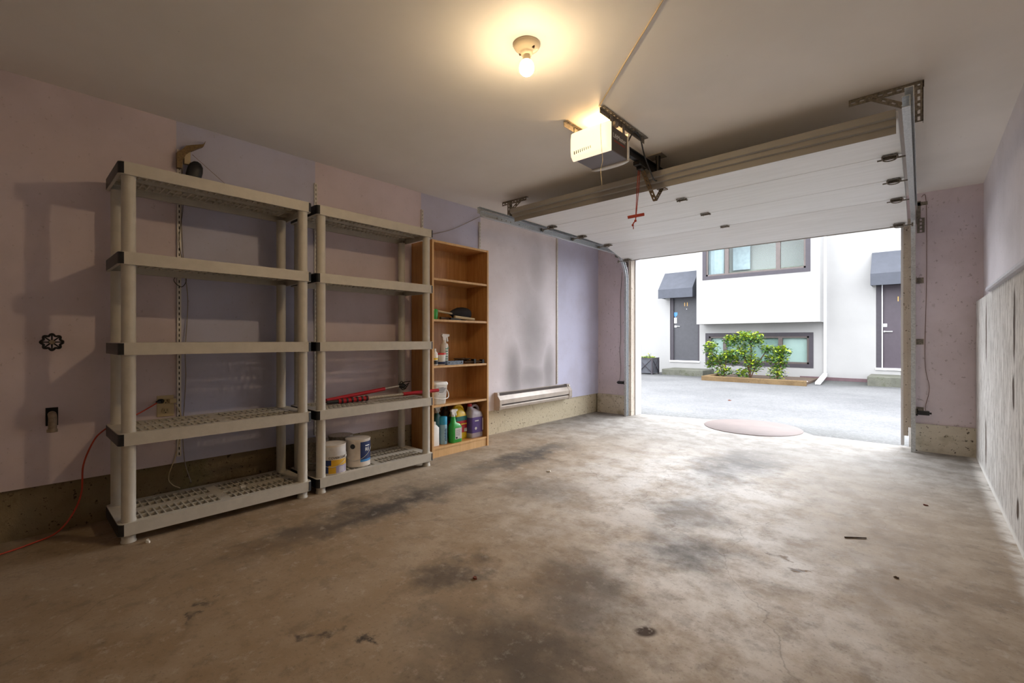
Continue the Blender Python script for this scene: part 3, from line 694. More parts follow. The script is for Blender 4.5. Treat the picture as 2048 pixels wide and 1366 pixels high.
# fourth shelf: black brush head, stick, green tin
SB4 = 1.1485
t = thing('dust_brush', 'tan-handled brush with a big rounded black head', 'brush', (-3.09,2.62,SB4))
b = MB().tube([(-3.05,2.38,SB4+.085),(-3.08,2.52,SB4+.07),(-3.09,2.64,SB4+.06)], .009, 10); b.build('handle', M['wiretan'], t)
b = MB(); vs_ = []
prof = [(.62,.012),(.66,.035),(.71,.056),(.77,.062),(.82,.058),(.855,.045),(.872,.02)]
V = []; F = []; n = 16
for (yy, r) in prof:
    for k in range(n):
        a = 2*PI*k/n; V.append((-3.10+r*.75*math.cos(a), 2+yy, SB4+.062+r*math.sin(a)*(1.0 if math.sin(a) > 0 else .95)))
for i in range(len(prof)-1):
    for k in range(n): j = (k+1) % n; F.append((i*n+k, i*n+j, (i+1)*n+j, (i+1)*n+k))
F.append(tuple(range(n))); F.append(tuple((len(prof)-1)*n+k for k in range(n))[::-1])
b.add(V, F, True); b.build('brush_head', M['blackmat'], t)
tag(MB().cyl((-3.03,2.62,SB4+.028),(-3.02,2.845,SB4+.014),.014,.012,14).build('wooden_stick', M['wiretan'], loc=(-3.02,2.7,SB4)), 'short tan wooden stick lying under the black brush head', 'stick')
tag(MB().lathe([(.034,0),(.036,.004),(.036,.085),(.03,.09),(.0001,.09)], (-3.08,2.43,SB4), 22).build('tin_can', M['green'], loc=(-3.08,2.43,SB4)), 'green tin at the left end of the brush shelf', 'can')
t = thing('garden_trowel', 'rusty hand tool lying between the green tin and the brush', 'hand tool', (-3.05,2.55,SB4))
MB().cyl((-3.04,2.47,SB4+.014),(-3.05,2.57,SB4+.014),.012,.009,12).build('handle', M['rust'], t)
MB().prism([(2.57,SB4+.002),(2.68,SB4+.002),(2.69,SB4+.012),(2.57,SB4+.02)], -3.085, -3.02, 'x').build('blade', M['iron'], t)

# ------------------------------------------------------------------ paint cans
def paint_can(cx, cy, label, wrap, rot=0.0):
    z = .1005; R = .083; H = .19
    t = thing('paint_can', label, 'paint can', (cx,cy,z), 'paint cans on the bottom shelf')
    MB().lathe([(R-.003,0),(R+.001,.003),(R,.008),(R,H-.01),(R+.002,H-.004),(R+.0015,H)], (cx,cy,z), 40).build('can_body', wrap[0], t)
    ld = MB().lathe([(R+.0005,H-.002),(R-.004,H+.001),(R-.009,H-.006),(R-.016,H-.006),(R-.02,H-.001),(.0001,H-.001)], (cx,cy,z), 40).build('lid', M['lid'], t)
    b = MB(); 
    a0 = rot; pts = []
    for k in range(13):
        a = a0-PI/2+PI*k/12; pts.append((cx+(R+.004)*math.cos(a), cy+(R+.004)*math.sin(a), z+.125-.075*math.sin(PI*k/12)))
    b.tube(pts, .0017, 6, 2); b.build('bail_handle', M['chrome'], t)
    return t, z, R, H
def arc_patch(b, cx, cy, R, a0, a1, z0, z1, n=14):
    V = []; 
    for k in range(n+1):
        a = a0+(a1-a0)*k/n; V += [(cx+R*math.cos(a), cy+R*math.sin(a), z0), (cx+R*math.cos(a), cy+R*math.sin(a), z1)]
    b.add(V, [(2*k, 2*k+2, 2*k+3, 2*k+1) for k in range(n)], True)
def arc_text(b, s, size, cx, cy, R, ang, z):
    """lettering wrapped on the can, centred at angle ang"""
    d = Vector((math.cos(ang), math.sin(ang), 0)); x = Vector((-d.y, d.x, 0))
    b.text(s, size, frame((cx,cy,z), x, (0,0,1)), .0006, bend=R)
t, z, R, H = paint_can(-2.945, 1.655, 'cream and navy paint can at the right front of the can cluster', (M['canwhite'],), -.75)
vdir = math.atan2(-1.655, 2.945)          # towards the viewer
b = MB(); arc_patch(b, -2.945, 1.655, R+.0006, vdir+.2, vdir+1.7, z+.052, z+.172); lb = b.build('navy_label', M['navy'], t)
b = MB(); arc_patch(b, -2.945, 1.655, R+.0007, vdir+.2, vdir+1.7, z+.036, z+.052); b.build('label_band', M['skyblue'], lb)
b = MB(); arc_text(b, 'RE', .034, -2.945, 1.655, R+.0012, vdir+.82, z+.118); arc_patch(b, -2.945, 1.655, R+.0014, vdir+.62, vdir+1.1, z+.141, z+.148); b.build('lettering', M['whitetext'], lb)
b = MB(); a = vdir-.42; d = Vector((math.cos(a), math.sin(a), 0)); p = Vector((-2.945,1.655,z+.145)); b.cyl(p+d*(R-.003), p+d*(R+.001), .017, .017, 20); b.build('round_sticker', M['blackprint'], t)
t, z, R, H = paint_can(-2.915, 1.455, 'grey and golden-labelled paint can beside the front post', (M['canwhite'],), -.5)
vd = math.atan2(-1.455, 2.915)
b = MB(); arc_patch(b, -2.915, 1.455, R+.0006, vd-1.3, vd+1.4, z+.118, z+.178); l1 = b.build('upper_label', M['label'], t)
b = MB(); arc_patch(b, -2.915, 1.455, R+.0006, vd-.1, vd+1.4, z+.055, z+.095); b.build('golden_label', M['gold_label'], t)
b = MB(); arc_patch(b, -2.915, 1.455, R+.0006, vd-1.3, vd-.1, z+.01, z+.095); b.build('navy_label', M['navy'], t)
b = MB(); arc_patch(b, -2.915, 1.455, R+.0009, vd-.3, vd+.25, z+.008, z+.06); b.build('amber_label', M['gold_label'], t)
b = MB(); arc_patch(b, -2.915, 1.455, R+.0009, vd+.25, vd+1.3, z+.008, z+.055); l2 = b.build('lilac_label', M['lilaclabel'], t)
b = MB(); [arc_patch(b, -2.915, 1.455, R+.0014, vd+.5, vd+1.0, z+.014+i*.009, z+.019+i*.009) for i in range(4)]; b.build('print', M['label'], l2)
b = MB(); arc_text(b, 'COVERCOAT', .021, -2.915, 1.455, R+.0012, vd+.45, z+.107); b.build('lettering', M['blackprint'], t)
paint_can(-3.125, 1.62, 'plain tin paint can standing behind the navy one', (M['tin'],), -.6)
paint_can(-3.10, 1.425, 'plain tin paint can at the back left beside the unit end', (M['darksteel'],), -.6)

# ------------------------------------------------------------------ poles on the fourth shelf down
def pole(name, label, P0, P1, segs, extra=None):
    P0 = Vector(P0); P1 = Vector(P1); t = thing(name, label, 'pole', P0)
    for nm, a, c_, r, m, ribs in segs:
        p, q = P0.lerp(P1, a), P0.lerp(P1, c_)
        o = MB().cyl(p, q, r, r, 16).build(nm, m, t)
        if ribs:
            b = MB()
            for k in range(ribs):
                u = p.lerp(q, (k+.5)/ribs); v = p.lerp(q, (k+.85)/ribs); b.cyl(u, v, r+.003, r+.003, 14)
            b.build('grip_ring', M['black'], o)
    return t, P0, P1
ZP = .53
t, P0, P1 = pole('extension_pole', 'red and silver extension pole with black tip at the shelf front', (-3.02,1.42,ZP+.018), (-2.93,2.36,ZP+.036),
   [('tip', .0, .06, .004, M['black'], 0), ('black_ferrule', .05, .13, .013, M['black'], 0), ('ribbed_grip', .13, .36, .0165, M['red'], 6), ('tube', .36, .66, .010, M['alu'], 0), ('red_grip', .66, 1.0, .014, M['red'], 0)])
t, P0, P1 = pole('extension_pole', 'red pole ending in a grey wire head lying behind the other pole', (-3.10,1.50,ZP+.022), (-3.135,2.12,ZP+.075),
   [('red_grip', .0, .78, .014, M['red'], 0), ('tube', .78, 1.0, .007, M['alu'], 0)])
b = MB()
for k in range(6): b.tube([P1, P1+Vector((.02*math.sin(k*1.1),.03+.006*k,.035*math.cos(k*1.1))), P1+Vector((-.01+.012*k,.075,-.03+.013*k))], .0035, 6)
b.sphere(P1+Vector((0,.03,.0)), .028, 12, 8, .6, 1.2, .7)
b.build('wire_head', M['iron'], t)

# ------------------------------------------------------------------ wall standards
for (y_, z0, z1, lab) in ((.684,.29,2.10,'slotted shelf standard at the left, behind the left shelving unit'), (1.50,.29,2.11,'slotted shelf standard rising between the two shelving units'),
                     (2.446,.29,2.12,'slotted shelf standard above the left end of the bookcase'), (3.147,.29,2.145,'slotted shelf standard just right of the bookcase'), (4.441,.445,2.2,'slotted shelf standard above the right end of the heater')):
    b = MB(); L = z1-z0; w_ = .020
    b.perf(L, w_, .003, int(L/.0315), .017, .005, frame((XL+.010,y_-w_/2,z0),(0,0,1),(0,1,0)) @ Matrix.Translation((0,0,-.003)))
    b.box(XL, XL+.010, y_-w_/2, y_-w_/2+.002, z0, z1); b.box(XL, XL+.010, y_+w_/2-.002, y_+w_/2, z0, z1)
    b.cur = 1; b.box(XL, XL+.002, y_-w_/2+.002, y_+w_/2-.002, z0, z1)
    tag(b.build('shelf_standard', [M['standard'], M['slot']], loc=(XL,y_,z0)), lab, 'shelf standard', 'slotted shelf standards on the left wall')

# ------------------------------------------------------------------ bracket, black pouch, wires
b = MB(); b.prism([(.668,1.985),(.668,2.075),(.69,2.095),(.712,2.125),(.745,2.14),(.80,2.162),(.812,2.185),(.80,2.148),(.735,2.098),(.71,2.07),(.695,2.03),(.69,1.985)], XL+.012, XL+.042, 'x')
t = thing('shelf_bracket', 'bent brass-coloured bracket sticking up from the leftmost standard', 'bracket', (XL+.02,.69,2.0)); b.build('bracket_arm', M['brass'], t)
MB().box(XL+.012, XL+.034, .705, .735, 2.02, 2.095).build('clip', M['wiretan'], t)
b = MB(); V = []
prof = [(.0,.018),(.02,.036),(.05,.042),(.09,.042),(.12,.036),(.14,.02),(.147,.001)]
b.lathe([(r,h) for h,r in prof], (0,0,0), 20, M=Matrix.Translation((XL+.05,.735,1.90)) @ Matrix.Rotation(-.22,4,'X'), sx=.62, sy=.95)
tag(b.build('speaker_pod', M['black'], loc=(XL+.05,.735,1.90)), 'black rounded pod hanging beside the brass bracket', 'pod')
def cable(name, label, cat, pts, r, m, sub=6): return tag(MB().tube(pts, r, 6, sub).build(name, m, loc=pts[-1]), label, cat)
X1 = XL+.014
cable('wall_cable', 'thin grey cable hanging down the wall right of the left standard', 'cable', [(X1,.70,2.05),(X1,.694,1.747),(X1+.004,.703,1.452),(X1,.726,1.215),(X1+.005,.712,.918),(X1,.716,.739),(X1,.702,.45),(X1,.71,.262),(X1-.01,.745,.12)], .0028, M['wire'])
cable('wall_cable', 'dark thin cable looping close along the left standard', 'cable', [(X1+.012,.69,2.06),(X1+.012,.70,1.78),(X1+.012,.68,1.56),(X1+.014,.70,1.40),(X1+.014,.655,1.33),(X1+.014,.69,1.29),(X1+.014,.715,1.33),(X1+.013,.705,1.42)], .002, M['wiredark'])
cable('wall_cable', 'tan cable dropping from the outlet in a bend above the floor', 'cable', [(XL+.03,.664,.60),(X1,.69,.545),(X1,.694,.45),(X1-.004,.672,.314),(X1-.01,.635,.183),(X1-.01,.652,.13),(X1-.01,.69,.10)], .0028, M['wiretan'])
cable('string', 'thin string slanting from the brass bracket to the shelving top', 'string', [(XL+.03,.745,2.085),(XL+.02,.91,1.965),(XL+.02,1.06,1.86)], .0012, M['twine'])
cable('wall_cable', 'thin grey cable slanting up to the standard above the bookcase', 'cable', [(XL+.012,2.40,1.88),(XL+.012,2.569,1.93),(XL+.012,2.80,2.015),(XL+.014,3.135,2.195)], .003, M['wire'])

# ------------------------------------------------------------------ outlet and orange cord
t = thing('wall_outlet', 'ivory duplex wall outlet behind the left shelving unit', 'outlet', (XL,.62,.594))
MB().box(XL, XL+.006, .58, .66, .533, .655).build('cover_plate', M['ivory'], t, bev=.002)
for z_ in (.622, .566):
    b = MB(); b.prism([(.62+.017*math.cos(k*PI/8), z_+.019*max(-.8,min(.8,math.sin(k*PI/8)*1.2))) for k in range(16)], XL+.006, XL+.009, 'x'); so = b.build('socket', M['socket'], t)
    b = MB(); b.box(XL+.009,XL+.0095,.612,.614,z_-.002,z_+.009); b.box(XL+.009,XL+.0095,.626,.628,z_-.002,z_+.009); b.cyl((XL+.009,.62,z_-.009),(XL+.0095,.62,z_-.009),.003,.003,10); b.build('slots', M['slot'], so)
cord = [(XL+.03,.585,.625),(XL+.05,.54,.60),(XL+.06,.476,.565),(XL+.06,.40,.535),(XL+.055,.34,.495),(XL+.05,.305,.445),(XL+.045,.268,.33),(XL+.035,.262,.19),(XL+.04,.23,.09),(XL+.07,.17,.02),(-3.15,.08,.008),(-3.10,-.03,.006),(-3.0,-.3,.006),(-2.9,-.9,.006)]
t = thing('extension_lead', 'orange extension cord drooping from the outlet to the floor', 'cord', (XL+.03,.60,.62))
MB().tube(cord, .0038, 8).build('cord', M['orange'], t)
b = MB(); b.cyl((XL+.012,.60,.624),(XL+.028,.588,.626),.014,.012,14); b.cyl((XL+.028,.588,.626),(XL+.036,.572,.622),.011,.006,12); b.build('plug', M['black'], t)
tag(MB().box(XL+.0095, XL+.034, .634, .668, .610, .634).build('plug', M['ivory'], bev=.003, loc=(XL+.02,.65,.62)), 'small beige plug in the right of the outlet', 'plug')

# ------------------------------------------------------------------ valve wheel and pipe stub
vx, vy, vz = XL+.062, .153, .967
t = thing('valve_handle', 'black cast-iron valve wheel on the left wall', 'valve', (XL,vy,vz))
b = MB(); P = []
for k in range(65):
    a = 2*PI*k/64; r = .036+.0045*math.cos(8*a); P.append((vx, vy+r*math.cos(a), vz+r*math.sin(a)))
b.tube(P, .0052, 8, 1); b.build('wheel_rim', M['iron'], t)
b = MB()
for k in range(8):
    a = 2*PI*k/8; b.cyl((vx,vy+.01*math.cos(a),vz+.01*math.sin(a)),(vx,vy+.036*math.cos(a),vz+.036*math.sin(a)),.0036,.0028,8)
b.build('spokes', M['iron'], t)
b = MB().cyl((vx-.01,vy,vz),(vx+.008,vy,vz),.013,.010,16); b.build('hub', M['pipe'], t)
MB().cyl((XL,vy,vz),(vx-.008,vy,vz),.008,.008,12).build('stem', M['darksteel'], t)
t = thing('pipe_stub', 'corroded pipe stub bending down out of a dark wall hole', 'pipe', (XL,.152,.585))
b = MB(); b.box(XL, XL+.0025, .133, .178, .545, .636); b.build('hole_plate', M['slot'], t)
b = MB(); b.tube([(XL+.0,.156,.602),(XL+.03,.156,.60),(XL+.052,.156,.583),(XL+.058,.155,.55),(XL+.06,.154,.528)], .0165, 16); b.cyl((XL+.06,.154,.535),(XL+.061,.154,.52),.02,.02,18); b.build('spout', M['pipe'], t)
MB().cyl((XL+.061,.154,.5195),(XL+.061,.154,.521),.014,.014,16).build('bore', M['slot'], t)

# ------------------------------------------------------------------ baseboard heater
hy0, hy1 = 3.36, 4.65
t = thing('baseboard_heater', 'beige electric baseboard heater mounted below the soot stain', 'heater', (XL,(hy0+hy1)/2,.25))
MB().box(XL, XL+.012, hy0+.002, hy1-.002, .255, .432).build('back_plate', M['heater'], t)
b = MB(); b.prism([(XL+.012,.425),(XL+.045,.425),(XL+.045,.40),(XL+.012,.40)], hy0+.03, hy1-.06, 'y'); b.build('top_grille', M['heaterdark'], t)
b = MB(); b.prism([(XL+.048,.402),(XL+.078,.36),(XL+.078,.315),(XL+.066,.318),(XL+.066,.352),(XL+.044,.392)], hy0+.02, hy1-.03, 'y'); b.build('front_panel', M['heater'], t, bev=.002)
MB().box(XL+.012, XL+.060, hy0+.03, hy1-.05, .29, .36).build('heating_fins', M['heaterdark'], t)
b = MB(); b.prism([(XL+.012,.258),(XL+.07,.262),(XL+.078,.292),(XL+.07,.30),(XL+.012,.30)], hy0+.02, hy1-.03, 'y'); b.build('bottom_panel', M['heater'], t, bev=.002)
for y_ in (hy0, hy1-.06):
    MB().prism([(XL+.0,.25),(XL+.072,.255),(XL+.082,.29),(XL+.082,.36),(XL+.05,.405),(XL+.046,.434),(XL+.0,.434)], y_, y_+(.03 if y_ == hy0 else .06), 'y').build('end_cap', M['heater'], t, bev=.002)
MB().cyl((XL+.05,hy1-.03,.415),(XL+.064,hy1-.03,.418),.012,.011,16).build('thermostat_knob', M['white'], t)

# ------------------------------------------------------------------ garage door
SEC = [((3.03,2.105),(3.57,2.09)), ((3.575,2.09),(4.10,2.085)), ((4.105,2.085),(4.63,2.075)), ((4.635,2.075),(5.14,1.955))]
DX0, DX1 = -2.735, -.085
t = thing('garage_door', 'raised white sectional garage door hanging under the ceiling', 'garage door', (-1.41,4.0,2.09))
for k, ((ya, za), (yb, zb)) in enumerate(SEC):
    l = math.hypot(yb-ya, zb-za); ny, nz = -(zb-za)/l, (yb-ya)/l; th = .04
    b = MB(); b.prism([(ya,za),(yb,zb),(yb+ny*th,zb+nz*th),(ya+ny*th,za+nz*th)], DX0, DX1, 'x'); pn = b.build('panel', M['doorpanel'], t, bev=.003)
    if k == 3:
        b = MB(); b.prism([(yb,zb-.004),(yb+.012,zb-.006),(yb+.012,zb+.04),(yb,zb+.042)], DX0, DX1, 'x'); b.build('bottom_seal', M['strut'], pn)
b = MB(); ys, zs = 3.055, 2.105      # hat-shaped stiffening strut along the top edge
b.prism([(ys-.062,zs+.035),(ys-.062,zs-.002),(ys-.034,zs-.004),(ys-.030,zs-.03),(ys-.004,zs-.032),(ys+.0,zs-.068),(ys+.004,zs-.068),(ys+.002,zs-.0),(ys+.03,zs-.001),(ys+.03,zs+.0),(ys-.03,zs+.01),(ys-.05,zs+.035)], DX0+.02, DX1-.01, 'x')
b.build('strut', M['strut'], t)
def hinge(x, y, z, wide=True):
    b = MB()
    if wide:
        b.perf(.07, .036, .003, 2, .022, .012, frame((x-.035,y-.034,z),(1,0,0),(0,1,0)) @ Matrix.Translation((0,0,-.008)))
        b.box(x-.035,x+.035,y+.002,y+.034,z-.007,z-.004); b.cyl((x-.04,y,z-.011),(x+.04,y,z-.011),.006,.006,10)
        for sx in (-.028,.028):
            for sy in (-.03,.028): b.cyl((x+sx,y+sy,z-.012),(x+sx,y+sy,z-.004),.006,.006,8)
    return b
HY = [(3.572,2.09),(4.102,2.085),(4.632,2.075)]
for (y_, z_) in HY: hinge(-1.405, y_, z_).build('hinge', M['darksteel'], t)
def roller_hinge(side, y, z):
    """end hinge with a roller stub reaching the track; side -1 left, 1 right"""
    xe = DX0+.055 if side < 0 else DX1-.055
    b = hinge(xe, y, z)
    pts = [(xe-.036,y-.034,z-.008),(xe-.03,y-.02,z-.03),(xe,y-.014,z-.036),(xe+.03,y-.02,z-.03),(xe+.036,y-.034,z-.008)]
    b.tube(pts, .004, 6, 3)
    h = b.build('hinge', M['darksteel'], t)
    xo = -2.798 if side < 0 else -.052
    r = MB(); r.cyl((xe-side*.06,y-.004,z-.020),(xo+side*(-.008),y-.004,z-.020),.005,.005,10); r.cyl((xo-.008*side,y-.004,z-.020),(xo+.004*side,y-.004,z-.020),.017,.017,16)
    r.build('roller', M['darksteel'], h)
for sd in (-1, 1):
    for (y_, z_) in HY: roller_hinge(sd, y_, z_)
    roller_hinge(sd, 5.10, 1.968)
# tracks
def track(x, side, label):
    t = thing('door_track', label, 'door track', (x,5.3,0), 'garage door tracks')
    path = [(5.30,.0),(5.30,1.72)]+[(5.0+.3*math.cos(a), 1.72+.335*math.sin(a)) for a in [i*PI/24 for i in range(1,12)]]+[(5.0,2.058),(2.72,2.058)]
    w2 = .026; d = .03*side; th = .003*side
    prof = [(0,-w2),(d,-w2),(d,-w2+.006),(d-th,-w2+.006),(d-th,-w2+.003),(th,-w2+.003),(th,w2-.003),(d-th,w2-.003),(d-th,w2-.006),(d,w2-.006),(d,w2),(0,w2)]
    if side < 0: prof = prof[::-1]
    x0 = x-d/2
    k = 2
    MB().sweep_yz(path[:2], prof, x0).build('vertical_rail', M['zinc'], t)
    MB().sweep_yz(path[1:14], prof, x0).build('curved_rail', M['zinc'], t)
    MB().sweep_yz(path[13:], prof, x0).build('horizontal_rail', M['zinc'], t)
    b = MB(); xs = x-side*.024
    b.box(min(xs,xs-side*.003),max(xs,xs-side*.003),2.70,5.1,2.062,2.112); b.box(min(xs,xs+side*.03),max(xs,xs+side*.03),2.70,5.1,2.109,2.112); b.build('reinforcing_angle', M['zinc'], t)
    b = MB()
    for y_ in (2.9,2.96,3.02,3.08,3.2): b.cyl((x+side*.014,y_,2.05),(x+side*.0165,y_,2.05),.006,.006,8)
    b.build('rivets', M['darksteel'], t)
    for z_ in (.36, .96, 1.5):
        b = MB(); xa = x-side*.018
        b.box(min(xa,xa-side*.004),max(xa,xa-side*.004),5.28,YE,z_-.025,z_+.025); b.box(min(xa,xa-side*.05),max(xa,xa-side*.05),YE-.004,YE,z_-.025,z_+.025); b.build('wall_clip', M['darksteel'], t)
    b = MB(); xa = x-side*.018
    b.perf(.13,.05,.003,4,.02,.014, frame((xa-side*.006,YE-.004,1.92),(0,0,1),(-side,0,0))); b.box(min(xa,xa-side*.004),max(xa,xa-side*.004),5.05,YE,2.0,2.05); b.box(min(xa,xa-side*.075),max(xa,xa-side*.075),YE-.006,YE,2.16,2.19); b.box(min(xa,xa-side*.03),max(xa,xa-side*.03),YE-.006,YE,2.05,2.2)
    b.build('flag_bracket', M['perf'], t)
    return t
track(-2.80, 1, 'galvanised door track along the left wall, curving to the floor')
track(-.05, -1, 'galvanised door track at the right of the doorway, curving overhead')
# ceiling hangers of perforated angle
def hanger(name, label, x0, x1, yc, xv, zb, xd, side):
    t = thing(name, label, 'bracket', (xv,yc,ZC))
    b = MB(); L = x1-x0; b.perf(L, .034, .003, 8, .02, .009, frame((x0,yc,ZC-.036),(1,0,0),(0,0,1))); b.box(x0,x1,yc,yc+.03,ZC-.003,ZC); b.build('ceiling_angle', M['perf'], t)
    b = MB(); L = ZC-zb; b.perf(L-.005, .034, .003, 6, .02, .010, frame((xv-.017,yc-.005,zb),(0,0,1),(1,0,0))); b.box(xv+.014,xv+.017,yc-.005,yc+.025,zb,ZC-.005); b.build('drop_angle', M['perf'], t)
    b = MB(); p0 = Vector((xd,yc-.008,ZC-.02)); p1 = Vector((xv,yc-.008,zb+.06)); d = p1-p0; yax = Vector((-d.z,0,d.x)).normalized()
    b.perf(d.length, .028, .003, 5, .018, .008, frame(p0-yax*.014, d, yax)); b.build('brace', M['perf'], t)
hanger('track_hanger', 'perforated steel hanger above the left door track', -2.935, -2.64, 3.13, -2.85, 2.09, -2.69, -1)
hanger('track_hanger', 'perforated steel hanger above the right door track', -.29, .012, 3.045, -.008, 2.065, -.2, 1)

# ------------------------------------------------------------------ opener
OX0, OX1, OY0, OY1, OZ0, OZ1 = -1.556, -1.312, 2.285, 2.50, 2.062, 2.205
t = thing('garage_door_opener', 'garage door opener with glowing lamp lens hanging from the ceiling', 'door opener', ((OX0+OX1)/2,(OY0+OY1)/2,OZ1))
b = MB().box(OX0+.004, OX1-.002, OY0, OY1, OZ0+.004, OZ1); hs = b.build('housing', M['opener_dark'], t, bev=.004)
b = MB().box(OX0+.002, OX1-.001, OY0, OY1, OZ0-.002, OZ0+.005); b.build('underside', M['opener_grey'], hs, bev=.002)
b = MB(); Mt = frame((OX1-.0015,OY0+.119,OZ1-.05),(0,1,0),(0,0,1)); b.text('LiftMaster', .037, Mt, .0008); b.build('lettering', M['whitetext'], hs)
b = MB(); Mt = frame((OX1-.0015,OY0+.119,OZ1-.08),(0,1,0),(0,0,1)); b.text('P R O F E S S I O N A L', .0125, Mt, .0008); b.build('small_lettering', M['redtext'], hs)
def lens(b, y0, y1, rnd_, droop):
    """rounded lens cover across the unit; bulges to y1"""
    secs = []; n = 8; V = []; F = []
    prof = [(0,-.004),(.02,-.006),(.6,-.002),(.9,.012),(1,.045),(1.0,.11),(.86,.145),(.5,.157),(0,.157)]
    m = len(prof)
    xs = [(-1,.0)]+[(u, (1-rnd_)*min(1,(1-abs(u))*9+.55)+rnd_*math.sqrt(max(0,1-u*u))) for u in [math.sin(PI/2*k/9) for k in range(-9,10)]]+[(1,.0)]
    xc = (OX0+OX1)/2; hw = (OX1-OX0)/2+.006
    for (u, s) in xs:
        for (p, z) in prof:
            V.append((xc+u*hw, y0+(y1-y0)*p*s, OZ0-.003+z - droop*(p if z < .05 else 0)*s))
    for i in range(len(xs)-1):
        for k in range(m-1): F.append((i*m+k, i*m+k+1, (i+1)*m+k+1, (i+1)*m+k))
        F.append((i*m+m-1, i*m, (i+1)*m, (i+1)*m+m-1))
    F.append(tuple(range(m))); F.append(tuple((len(xs)-1)*m+k for k in range(m))[::-1])
    b.add(V, F, True)
b = MB(); lens(b, OY0+.012, OY0-.042, .25, .0); ln = b.build('lamp_lens', M['lens'], t)
b = MB()
for k in range(9): x_ = OX0+.03+k*.014; b.box(x_, x_+.003, OY0-.0405, OY0-.028, OZ0+.012+.001*k, OZ0+.030+.001*k)
b.build('vent_slots', M['heaterdark'], ln)
b = MB(); lens(b, OY1-.003, OY1+.058, .8, .012); b.build('end_cover', M['opener_white'], t)
lp = bpy.data.lights.new('opener_lamp', 'POINT'); lp.energy = 2.0; lp.color = (1,.62,.28); lp.shadow_soft_size = .018
lo = bpy.data.objects.new('opener_lamp', lp); COL.objects.link(lo); lo.location = ((OX0+OX1)/2+.02, OY0+.07, OZ1+.022)
for x_ in (OX0-.012, OX1-.012):
    b = MB(); b.perf(.54, .03, .003, 14, .02, .009, frame((x_,2.20,ZC-.004),(0,1,0),(1,0,0)) @ Matrix.Translation((0,0,0))); b.box(x_,x_+.003,2.20,2.74,ZC-.034,ZC-.003); br = b.build('ceiling_angle', M['perf'], t)
    MB().box(x_+.006,x_+.009,2.30,2.33,OZ1-.01,ZC-.01).build('strap', M['darksteel'], t); MB().box(x_+.006,x_+.009,2.44,2.47,OZ1-.01,ZC-.01).build('strap', M['darksteel'], t); MB().box(x_-.008,x_+.02,2.335,2.375,ZC-.06,ZC-.036).build('clip', M['darksteel'], t)
RX = -1.427
b = MB(); b.box(RX-.022,RX+.022,OY1+.03,5.36,2.225,2.231); b.box(RX-.004,RX+.004,OY1+.03,5.36,2.188,2.225); b.box(RX-.014,RX+.014,OY1+.03,5.36,2.184,2.19); b.box(RX-.03,RX+.03,5.33,5.405,2.17,2.25)
b.build('rail', M['black'], t)
b = MB(); b.box(RX-.024,RX+.024,2.84,2.96,2.158,2.184); b.box(RX-.02,RX+.02,2.88,2.93,2.14,2.16); tr_ = b.build('trolley', M['iron'], t, bev=.003)
def barM(p, q, w_, up=(1,0,0)):
    d = Vector(q)-Vector(p); return frame(p, d, up), d.length
b = MB(); m_, l_ = barM((RX-.016,2.93,2.155),(RX-.016,3.132,1.985),.032); b.perf(l_,.030,.004,7,.016,.009,m_)
m_, l_ = barM((RX-.016,3.135,1.983),(RX-.016,3.245,2.095),.03); b.perf(l_,.030,.004,5,.012,.009,m_); b.box(RX-.03,RX+.03,3.225,3.285,2.09,2.098)
b.build('door_arm', M['brass'], tr_)
tag(MB().tube([(-1.33,2.30,ZC-.005),(-1.335,2.265,2.23),(-1.345,2.245,2.19),(-1.335,2.238,2.06),(-1.325,2.232,1.98),(-1.335,2.23,1.93),(-1.325,2.225,1.84)], .0012, 6).build('pull_string', M['wiretan'], loc=(-1.33,2.23,1.84)), 'thin loose wire dangling in front of the opener', 'wire')
t = thing('release_cord', 'red emergency release cord with a red handle', 'release cord', (RX,2.90,2.15))
b = MB(); b.tube([(RX-.012,2.895,2.145),(RX-.02,2.89,2.0),(RX-.03,2.893,1.84),(RX-.034,2.895,1.80)], .0028, 6); b.tube([(RX-.002,2.90,2.145),(RX-.016,2.905,2.0),(RX-.03,2.90,1.84),(RX-.034,2.897,1.80)], .0028, 6)
b.sphere((RX-.034,2.896,1.797), .009, 10, 8); b.tube([(RX-.034,2.896,1.797),(RX-.045,2.89,1.782),(RX-.05,2.888,1.772)], .004, 6); b.sphere((RX-.05,2.888,1.768), .008, 10, 8); b.tube([(RX-.05,2.888,1.766),(RX-.045,2.888,1.75),(RX-.046,2.888,1.74)], .003, 6)
b.build('cord', M['cordred'], t)
d_ = Vector((.8,-.6,0))*.0; b = MB(); b.cyl((RX-.078,2.868,1.822),(RX+.016,2.925,1.838),.0105,.0105,16); b.build('handle', M['cordred'], t)
t = thing('ceiling_outlet', 'flat ceiling outlet plate beyond the opener with black plug', 'outlet', (-1.385,3.06,ZC))
MB().box(-1.44,-1.33,3.015,3.115,ZC-.005,ZC).build('cover_plate', M['strut'], t, bev=.002)
t = thing('power_cord', 'black power cord looping from the opener to the ceiling outlet', 'cord', (-1.37,3.06,ZC-.01))
MB().tube([(-1.31,2.50,2.17),(-1.30,2.56,2.245),(-1.32,2.68,2.25),(-1.34,2.78,2.18),(-1.35,2.90,2.10),(-1.36,2.965,2.075),(-1.368,3.03,2.09),(-1.372,3.055,2.16)], .0045, 8).build('cord', M['black'], t)
b = MB(); b.cyl((-1.372,3.058,2.15),(-1.372,3.06,2.235),.009,.016,14); b.cyl((-1.372,3.06,2.235),(-1.372,3.06,ZC-.005),.016,.016,14); b.build('plug', M['black'], t)
